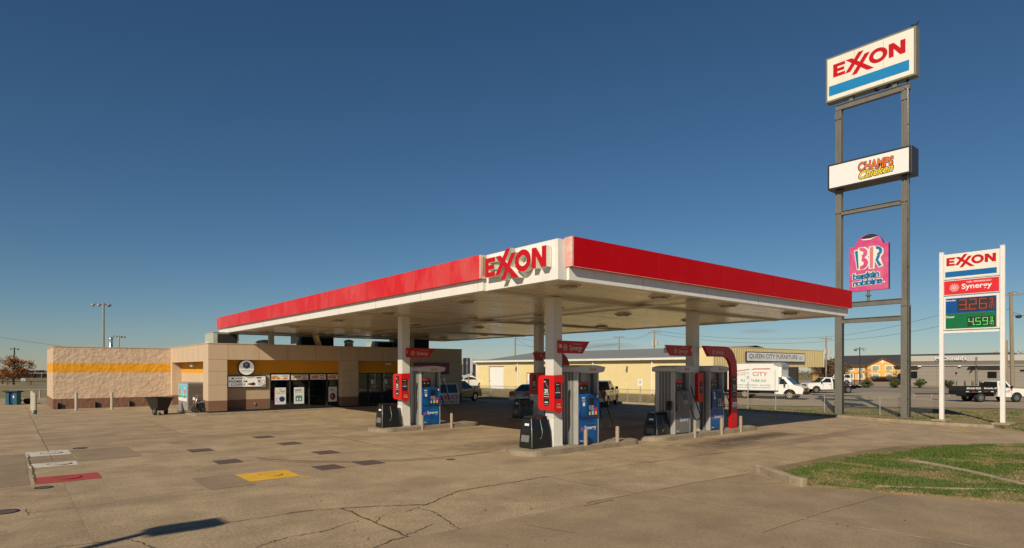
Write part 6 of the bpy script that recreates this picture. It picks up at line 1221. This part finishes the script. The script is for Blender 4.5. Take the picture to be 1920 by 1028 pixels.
# flatbed trucks
def flatbed(label, q, q2, sc_, paint, side_text=None, rackz=2.05, flip=1):
    yw = yaw_of(q, q2); t = thing('flatbed_truck', label, 'flatbed truck', ((q[0] + q2[0]) / 2 + (-.84 if math.cos(yw - VIEWYAW) > 0 else .84) * sc_ * math.sin(yw), (q[1] + q2[1]) / 2 + (.84 if math.cos(yw - VIEWYAW) > 0 else -.84) * sc_ * math.cos(yw), 0), yw, 'flatbed trucks across the verge'); t.scale = (sc_,) * 3; wb = math.hypot(q2[0] - q[0], q2[1] - q[1]) / 2 / sc_
    hw = hwf(.95, .74, 1.15, 1.9); X = wb
    mb = MB(); side(mb, [(-.1, .5), (X - .55, .45)] + archpts(X, .5, .5, .4) + [(X + .5, .5), (X + .95, .55), (X + 1.0, 1.0), (X + .9, 1.18), (X - .3, 1.24), (-.1, 1.25)], hw, paint); mb.build('body', t, bevel=.05)
    mb = MB(); side(mb, [(-.1, 1.2), (-.05, 1.86), (.75, 1.9), (X - .35, 1.22)], hw, paint); mb.build('cab', t, bevel=.05)
    sideglass(t, [(.1, 1.28), (.15, 1.74), (.7, 1.78), (min(X - .6, 1.3), 1.28)], hw); endglass(t, (X - .35, 1.22), (.75, 1.9), hw, .012); endglass(t, (-.1, 1.2), (-.05, 1.86), hw, -.012, nm='rear_window')
    mb = MB(); mb.box(-X - 1.2, -.45, .5, .2, .45, .8, BLACKM); mb.box(-X - 1.5, -1.02, .88, -.2, 1.02, 1.0, BLACKM); mb.build('deck', t)
    mb = MB()
    for s in (1, -1):
        for k in range(5): x = -.25 - (X + 1.2) * k / 4; mb.box(x - .02, 1.0 * s - .02, 1.0, x + .02, 1.0 * s + .02, rackz, BLACKM)
        if side_text: mb.box(-X - 1.48, 1.0 * s - .015, 1.0, -.22, 1.0 * s + .015, 1.4, BLACKM)
        else: mb.box(-X - 1.48, 1.0 * s - .015, rackz - .04, -.22, 1.0 * s + .015, rackz, BLACKM)
    mb.box(-.24, -1, 1.0, -.2, 1, 1.7, BLACKM); mb.build('side_rack', t)
    mb = MB()
    for s in (1, -1):
        for k in range(5): mb.box(-X - 1.4 + .55 * k, 1.021 * s, .92, -X - 1.15 + .55 * k, 1.025 * s, .97, TAIL if k % 2 else SIGNW)
    mb.build('reflector_strip', t)
    mb = MB()
    mb.box(-X - 1.5, -1.0, .62, -X - 1.42, 1.0, .88, BLACKM)
    mb.build('rear_bar', t)
    if side_text:
        f = Fr((-X - 1.4, -1.02, 1.05), (1, 0, 0)); mb = MB(); mb.text(f, side_text[0], .05, .1, 1.25, .17, SIGNW, .01, .03); mb.text(f, side_text[1], 1.6, .1, 1.15, .17, SIGNW, .01, .02); mb.build('lettering', t)
        mb = MB(); f = Fr((.2, -.96, .9), (1, 0, 0)); mb.poly(f, [(.3, .05), (.75, .12), (.95, .2), (.7, .18)], LRED, 0, .006, back=False); mb.text(f, 'AUTO', .35, -.02, .4, .06, BLACKM, .008); mb.build('door_logo', t)
    for (x, ys, r) in ((X, .84, .4), (-X, .84, .4), (-X - (0 if side_text else .0), .6, .4)):
        for s in (1, -1): wheel(t, x, s * ys, r)
    mb = MB(); mb.box(X + .92, -.92, .42, X + 1.08, .92, .68, BLACKM); mb.build('bumper', t, bevel=.02); mb = MB(); mb.box(X + .95, -.55, .75, X + 1.02, .55, 1.05, DARKG); mb.build('grille', t)
    for s in (1, -1): mb = MB(); mb.box(X + .86, .56 * s, .8, X + 1.02, .93 * s, 1.05, SIGNW); mb.build('headlight', t)
    for s in (1, -1): mb = MB(); mb.box(X - .62, .97 * s, 1.25, X - .5, 1.18 * s, 1.45, BLACKM); mb.build('mirror', t)
    mb = MB()
    for s in (-1, 1): mb.box(.12, .957 * s, .55, .14, .95 * s, 1.2, BLACKM); mb.box(1.1, .957 * s, .6, 1.12, .95 * s, 1.2, BLACKM); mb.box(.18, .965 * s, 1.02, .36, .95 * s, 1.06, BLACKM)
    mb.build('door_seam', t)
    return t
flatbed('white cab flatbed truck with open black rack beside the left tower leg', G(1590, 737.6), G(1530, 737.6), .9, CARW, rackz=2.4)
flatbed('white cab flatbed truck with black lettered side board at the right edge', G(1838, 754.3), G(1905, 754.3), .88, CARW, ('870-367-7525', 'Monticello, AR'), rackz=1.85)

# ================================================================ POLES, LAMPS, WIRES
def upole(u, ztop, d, label, arms=(.35,), tr=(), r=.13, lean=0.):
    a, b = AT(u, d); t = thing('utility_pole', label, 'utility pole', (a, b, -.05), VIEWYAW, 'wooden utility poles behind the warehouse')
    mb = MB(); mb.cyl((0, 0, 0), (lean, 0, ztop), r, WOODP, r1=r * .7, n=10); mb.build('pole', t)
    for k in arms:
        mb = MB(); mb.box(-1.0 + lean, -.06, ztop - k - .06, 1.0 + lean, .06, ztop - k + .06, WOODP)
        mb.build('crossarm', t)
        mb = MB()
        for x in (-.9, -.4, .4, .9): mb.cyl((x + lean, 0, ztop - k + .06), (x + lean, 0, ztop - k + .24), .05, GREYM, r1=.03, n=8)
        mb.build('insulator', t)
    for (x, z) in tr: mb = MB(); mb.cyl((x, -.2, ztop - z - .4), (x, -.2, ztop - z + .4), .24, mat('transformer', (.45, .45, .42), .5), n=12); mb.build('transformer', t)
    return Vector((a, b, ztop))
pA = upole(966, 8.3, 112, 'plain utility pole left of the front column above the warehouse roof', arms=(), r=.16)
pB = upole(1161, 8.4, 110, 'utility pole with wide crossarm and low transformer behind the warehouse', arms=(.0,), tr=((-.1, 3.6), (.3, 3.6)))
pC = upole(1227, 8.6, 95, 'utility pole with two transformers behind the warehouse', arms=(.25,), tr=((-.35, 1.9), (.25, 1.9)))
pD = upole(1549, 7.9, 100, 'utility pole with transformers right of the furniture store', arms=(.3,), tr=((-.35, 2.4), (.35, 2.4)))
pE = upole(1899, 10.2, 60, 'tall leaning utility pole with lamp near the price sign', arms=(.25,), r=.19, lean=-.2)
pF = upole(1290, 8.0, 150, 'farthest utility pole with crossarm, small beyond the furniture parapet', arms=(.1,))
a, b = AT(1900, 59.5); t = thing('wooden_post', 'short square topped wooden post beside the leaning pole', 'post', (a - .3, b + .5, 0)); mb = MB(); mb.cyl((0, 0, 0), (0, 0, 5.4), .14, WOODP, n=10); mb.build('shaft', t)
a, b = AT(1910, 60); mb = MB(); mb.ball((a, b, 7.75), .28, DSTEEL, sc=(1.3, 1, .6)); mb.cyl((a, b, 7.75), (*AT(1900, 60), 8.0), .03, GREYM); tag(mb.build('street_light_head', origin=(a, b, 7.7)), 'dark lamp head hung on the tall leaning pole', 'lamp')
def wire(p, q, sag, name='power_line', r=.012, label=''):
    mb = MB(); pts = [Vector(p).lerp(Vector(q), k / 14) - Vector((0, 0, sag * 4 * (k / 14) * (1 - k / 14))) for k in range(15)]; mb.tube(pts, r, BLACKM, 4); return tag(mb.build(name, origin=tuple(p)), label, 'cable', 'power lines between the poles')
far = lambda u, v, d: Vector((*AT(u, d), H - (v - V0) / F * d))
for k, (p, q, la) in enumerate([(pA, pB + Vector((0, 0, -.2)), 'thin power line from the plain pole over the warehouse'), (pB, pC, 'thin power line between the two poles behind the warehouse roof'), (pC, pD, 'thin power line over the furniture store'), (pD, pE, 'thin power line crossing behind the sign tower'), (pD + Vector((0, 0, -.6)), pE + Vector((0, 0, -1.6)), 'lower thin power line crossing behind the sign tower'),
    (far(-60, 622, 120), far(330, 668, 150), 'thin power line dipping left of the shop'), (pE, far(2100, 540, 60), 'thin power line leaving the photo at the right edge'), (pE + Vector((0, 0, -2)), far(2100, 600, 60), 'lower power line leaving the photo at the right edge'), (pA, far(1060, 652, 60), 'diagonal guy line right of the plain pole'), (pC + Vector((0, 0, -.5)), pD + Vector((0, 0, -.8)), 'lower thin power line over the furniture store'), (pA + Vector((0, 0, -1.2)), pB + Vector((0, 0, -1.2)), 'lowest thin power line just above the warehouse roof')]): wire(p, q, .8, label=la, r=.016 if k != 5 else .022)
def floodpole(u, zt, d, label, heads, r=.13, arm=1.0, m=GREYM):
    a, b = AT(u, d); t = thing('floodlight_pole', label, 'light pole', (a, b, -.05), VIEWYAW, 'floodlight poles')
    mb = MB(); mb.cyl((0, 0, 0), (0, 0, zt), r * 1.2, m, r1=r, n=12); mb.build('pole', t)
    for x in heads:
        mb = MB(); mb.cyl((0, 0, zt - .35), (x * arm, 0, zt - .2), .045, DSTEEL, n=8); mb.build('arm', t)
        mb = MB(); s = 1 if x > 0 else -1; mb.lathe((x * arm, 0, zt - .2), (s * .6, -.4, -.75), [(-.1, .06), (0, .14), (.25, .22), (.34, .25), (.345, .0)], GREYM, 14); mb.build('lamp_head', t)
floodpole(194, 11.9, 85, 'tall grey floodlight pole with three heads behind the rough wing', (-1.35, -.5, .75), arm=.95, m=mat('pole_tan', (.3, .28, .22), .6))
floodpole(223, 10.4, 140, 'small distant floodlight pole with four heads right of the silver vent pipe', (-1.2, -.5, .5, 1.2), r=.14)
floodpole(27, 7.9, 150, 'distant light pole rising behind the orange tree', (-.8, .8), r=.14, m=DSTEEL)
floodpole(1612, 5.95, 92, 'slim black light pole in front of the orange hotel', (-.6, .6), r=.07, m=DSTEEL, arm=.9)
# dark vertical banner sign by the shop corner
a, b = AT(876, 62); t = thing('banner_sign', 'dark blue upright banner sign with pale letters beside the shop corner', 'sign', (a, b, 0), VIEWYAW)
f = Fr((0, 0, 0), (1, 0, 0)); mb = MB(); mb.poly(f, [(-.45, 1.55), (.45, 1.95), (.55, 2.3), (.55, 3.75), (-.45, 3.75)], mat('banner_grey', (.4, .42, .45), .5), -.3, 0); mb.poly(f, [(-.42, 1.95), (.28, 2.15), (.28, 3.72), (-.42, 3.72)], mat('banner_navy', (.01, .015, .03), .4), 0, .02, back=False); mb.build('cabinet', t)
mb = MB()
for k, ch in enumerate('ONINANCO'): mb.text(f, ch, -.02, 3.52 - .2 * k, .16, .14, GREYM, .03, .02, align='c')
mb.build('lettering', t); mb = MB(); mb.cyl((.15, -.1, 0), (.15, -.1, 1.8), .06, WOODP); mb.build('post', t)
a, b = AT(884, 110); t = thing('dark_shed', 'distant dark shed with grey roof between shop and warehouse', 'shed', (a, b, 0), VIEWYAW); mb = MB(); mb.box(-3.2, 0, 0, 2.4, 5, 3.4, HVDARK); mb.build('wall', t); mb = MB(); mb.box(-3.4, -.3, 3.4, 2.8, 5.3, 4.3, ROOFG); mb.build('roof', t)
# forecourt light pole behind the camera whose shadow falls in the foreground
la_, lb_ = -8.85 - 11.64 * .9, .12 - 11.64 * .436
t = thing('forecourt_light', 'tall shoebox light pole just outside the photo casting the foreground shadow', 'light pole', (la_, lb_, 0)); mb = MB(); mb.box(-.07, -.07, 0, .07, .07, 8.0, DSTEEL); mb.build('pole', t)
mb = MB(); mb.box(.0, -.3, 7.85, .95, .25, 8.05, DSTEEL); mb.build('lamp_head', t)
# birds
def bird(p, yaw, label):
    t = MB(); c = Vector(p); d = Vector((math.cos(yaw), math.sin(yaw), 0)); vs = [c - d * .22 + Vector((0, 0, .12)), c - d * .1 + Vector((0, 0, .13)), c + Vector((0, 0, .15)), c + d * .08 + Vector((0, 0, .19)), c + d * .11 + Vector((0, 0, .25)), c + d * .14 + Vector((0, 0, .28)), c + d * .2 + Vector((0, 0, .27))]
    t.tube(vs, [.012, .045, .065, .05, .035, .035, .004], BLACKM, 8); t.cyl(c, c + Vector((0, 0, .12)), .008, BLACKM, n=5); t.cyl(c + d * .03, c + d * .02 + Vector((0, 0, .12)), .008, BLACKM, n=5)
    tag(t.build('bird', origin=p), label, 'bird', 'small dark birds on the sign tower')
bird((A0 + .1, .05, 20.56), R(-60), 'dark bird on the top right corner of the highest sign'); bird((A0 + .1, 1.35, 17.74), R(-90), 'dark bird on the bar under the highest sign, nearer its right bracket'); bird((A0 + .1, 1.9, 17.74), R(80), 'dark bird on the bar under the highest sign, near the middle'); bird((A0 + .15, .45, 17.74), R(-20), 'dark bird on the right end of the bar under the highest sign')

# ================================================================ TREES, SHRUBS, FAR WOOD
L_OR = leafmat('autumn_orange_leaves', (.1, .03, .01), (.28, .1, .02), (.4, .18, .05)); L_RED = leafmat('autumn_red_leaves', (.12, .02, .01), (.26, .05, .015), (.35, .1, .03)); L_GR = leafmat('shrub_leaves', (.03, .045, .012), (.06, .08, .02), (.12, .12, .04)); L_BR = leafmat('brown_leaves', (.06, .035, .02), (.12, .07, .03), (.18, .11, .05)); L_DK = leafmat('winter_twigs', (.03, .02, .014), (.06, .042, .03), (.1, .07, .045)); BARK = mat('bark', (.1, .075, .055), .95, var=.2)
def tree(name, label, a, b, h, r, leaf, n, ls, cat='tree', trunk=.3, group=None, z=-.03, seed=1, dens=.75, flat=1.):
    rnd = random.Random(seed); t = thing(name, label, cat, (a, b, z), 0, group); mb = MB(); tr = h * .035 + .02; tips = []
    mb.tube([(0, 0, 0), (rnd.uniform(-.05, .05) * h, 0, h * trunk), (0, 0, h * .85)], [tr, tr * .8, tr * .15], BARK, 7)
    for k in range(11 if n > 400 else 6):
        q = rnd.uniform(0, 6.28); z0_ = h * rnd.uniform(trunk * .8, .7); l = r * rnd.uniform(.55, .95); e = Vector((l * math.cos(q), l * math.sin(q), z0_ + l * rnd.uniform(.35, .9))); m_ = Vector((0, 0, z0_)).lerp(e, .5) + Vector((0, 0, -.05 * h)); mb.tube([(0, 0, z0_), m_, e], [tr * .45, tr * .28, tr * .08], BARK, 5); tips += [e, m_]
    mb.build('trunk', t); mb = MB(); mi = mb.mi(leaf); cz = h * (trunk + 1) / 2; rz = h * (1 - trunk) / 2 * 1.05
    cl = []
    for k in range(26 if n > 400 else 10):
        q = rnd.uniform(0, 6.28); p = rnd.uniform(-1, 1); rr = rnd.uniform(.35, .95) ** .7; s = math.sqrt(1 - p * p); cl.append((Vector((r * rr * s * math.cos(q), r * rr * s * math.sin(q), cz + rz * rr * p)), r * rnd.uniform(.18, .42)))
    for k in range(n):
        c, cr = rnd.choice(cl); d = Vector((rnd.gauss(0, .5), rnd.gauss(0, .5), rnd.gauss(0, .42))) * cr; p = c + d
        if p.z < h * trunk * .5: continue
        u_ = Vector((rnd.gauss(0, 1), rnd.gauss(0, 1), rnd.gauss(0, 1))).normalized(); v_ = u_.orthogonal().normalized(); s = ls * rnd.uniform(.5, 1.2); bq = len(mb.v)
        mb.v += [tuple(p - u_ * s), tuple(p + v_ * s * .6), tuple(p + u_ * s), tuple(p - v_ * s * .6)]; mb.f.append((bq, bq + 1, bq + 2, bq + 3)); mb.m.append(mi); mb.sm.append(False)
    mb.build('crown', t); return t
a, b = AT(26, 100); tree('autumn_tree', 'rounded orange brown autumn tree at the left edge of the photo', a, b, 4.5, 2.7, L_OR, 3800, .12, seed=4, trunk=.22)
a, b = AT(5, 108); tree('bare_tree', 'dark bare tree half cut by the left edge behind the orange tree', a, b, 2.8, 2.4, L_DK, 1500, .1, seed=9)
for k, (u, la, lf, hh) in enumerate([(1625, 'low green shrub on the highway verge, leftmost of four in a row', L_GR, 1.1), (1678, 'low green shrub on the highway verge beside the right tower leg', L_GR, 1.2), (1725, 'low green shrub on the highway verge left of the price sign post', L_GR, 1.25), (1776, 'low green shrub on the highway verge right of the price sign post', L_GR, 1.1)]):
    a, b = AT(u, 84); tree('verge_shrub', la, a, b, hh, .75, lf, 1400, .09, cat='shrub', trunk=.08, group='round shrubs on the highway verge', seed=20 + k)
for k in range(5):
    a, b = AT(1794 + 16 * k, 96); tree('hedge_bush', 'rust brown hedge bush before the restaurant, number %s from its left end' % ['one', 'two', 'three', 'four', 'five'][k], a, b, 1.35 + .25 * (k in (2, 3)), 1.0, L_BR, 900, .09, cat='shrub', trunk=.05, group='rusty hedge before the restaurant', seed=30 + k)
for k, (u, la) in enumerate([(1624, 'thin pinkish bare tree before the hotel gable'), (1680, 'thin pinkish bare tree before the hotel, beside the right tower leg')]):
    a, b = AT(u, 108); tree('bare_tree', la, a, b, 2.9, 1.5, leafmat('pink_twigs', (.12, .06, .05), (.2, .12, .1), (.28, .2, .16)) if k == 0 else MATS['pink_twigs'], 500, .07, seed=40 + k)
for k, (u, d, hh, r, la) in enumerate([(1882, 150, 6.6, 5.0, 'red autumn tree rising behind the restaurant roof'), (1925, 150, 6.3, 3.5, 'red autumn tree behind the restaurant, cut by the right edge')]):
    a, b = AT(u, d); tree('red_tree', la, a, b, hh, r, L_RED, 2600, .2, seed=50 + k, trunk=.3)
for k, (u, d, hh, r, la) in enumerate([(1556, 105, 4.0, 2.4, 'brown oak right of the furniture store, left of the tower leg'), (1572, 120, 4.8, 2.2, 'brown oak just left of the orange hotel'), (1543, 128, 4.6, 2.6, 'brown oak behind the corner of the furniture store')]):
    a, b = AT(u, d); tree('brown_tree', la, a, b, hh, r, L_BR, 2600, .16, seed=60 + k, trunk=.15)
# far wood as one mass of stuff on the falling ground
rnd = random.Random(12); mb = MB(); mi = mb.mi(L_DK); mb.mi(L_BR)
for k in range(15000):
    u = rnd.uniform(-500, 2300) if k % 3 else rnd.uniform(-60, 110); d = rnd.uniform(560, 640); x, y = AT(u, d); base = zz(d); top = 7.2 + 1.6 * noise.noise(Vector((u * .02, 0, 1))) + 1.2 * noise.noise(Vector((u * .11, 3, 1)))
    z = base + rnd.random() ** .7 * top; s = rnd.uniform(.5, 1.3); c = Vector((x, y, z)); u_ = Vector((rnd.gauss(0, 1), rnd.gauss(0, 1), rnd.gauss(0, 1.6))).normalized(); v_ = u_.orthogonal().normalized(); bq = len(mb.v)
    mb.v += [tuple(c - u_ * s), tuple(c + v_ * s * .5), tuple(c + u_ * s), tuple(c - v_ * s * .5)]; mb.f.append((bq, bq + 1, bq + 2, bq + 3)); mb.m.append(mi if rnd.random() < .7 else 1); mb.sm.append(False)
mb.build('distant_wood')['kind'] = 'stuff'
# far left rail fences, bin and picnic things
def rail(p, q, z, n, label, r=.045, m=PIPEW, two=False):
    t = thing('pipe_fence', label, 'fence', (*p, 0)); P0 = Vector((0, 0, z)); P1 = Vector((q[0] - p[0], q[1] - p[1], z)); mb = MB(); mb.cyl(P0, P1, r, m, n=8); mb.build('rail', t)
    for k in range(n): mb = MB(); c = P0.lerp(P1, k / (n - 1)); mb.cyl((c.x, c.y, -.1), (c.x, c.y, z), r, m, n=8); mb.build('post', t)
rail(G(18, 749), (8, 58.5), .75, 10, 'pale pipe fence behind the teal bin at the far left', r=.07)
rail(G(-30, 722.5), (10, 112), .6, 9, 'long low dark road rail beyond the dry field at the left', m=DSTEEL, r=.06)
rail(AT(15, 190), AT(330, 190), 1.3, 6, 'far pale rail beyond the side road at the left', r=.07)
a, b = G(25, 759); t = thing('litter_station', 'teal litter station with dark lid at the far left', 'bin', (a, b, 0), VIEWYAW)
mb = MB(); mb.box(-.42, -.2, 0, -.16, .2, .92, TEAL); mb.build('left_bin', t); mb = MB(); mb.box(.12, -.2, 0, .4, .2, .92, TEAL); mb.build('right_bin', t); mb = MB(); mb.box(-.16, -.1, .1, .12, .2, .9, PNAVY); mb.box(.13, -.205, .5, .22, -.2, .66, SIGNW); mb.build('panel', t); mb = MB(); mb.box(-.55, -.3, .92, .52, .3, 1.02, BLACKM); mb.build('lid', t, bevel=.02)
a, b = G(48, 757); t = MB(); rnd = random.Random(2)
for k in range(6): t.ball((a + rnd.uniform(-.5, .5), b + rnd.uniform(-.3, .3), .15 + .1 * (k % 2)), .25, BLACKM, 8, (1, 1, .7))
tag(t.build('rubbish_bags', origin=(a, b, 0)), 'low dark heap of bags right of the teal litter station', 'bags')
mb = MB(); a, b = G(44, 716, 0); mb.box(a - .4, b - .3, -.05, a + .4, b + .3, .7, SIGNW); tag(mb.build('utility_box', origin=(a, b, 0), bevel=.05), 'tiny white utility box on the dry field at the left', 'box')
a, b = G(965, 729.5); mb = MB(); mb.box(a - .35, b - .4, 0, a + .2, b + .4, .75, GREYM); tag(mb.build('outdoor_unit', origin=(a, b, 0), bevel=.03), 'small grey cooling unit at the warehouse wall left of the roller door', 'cooling unit')
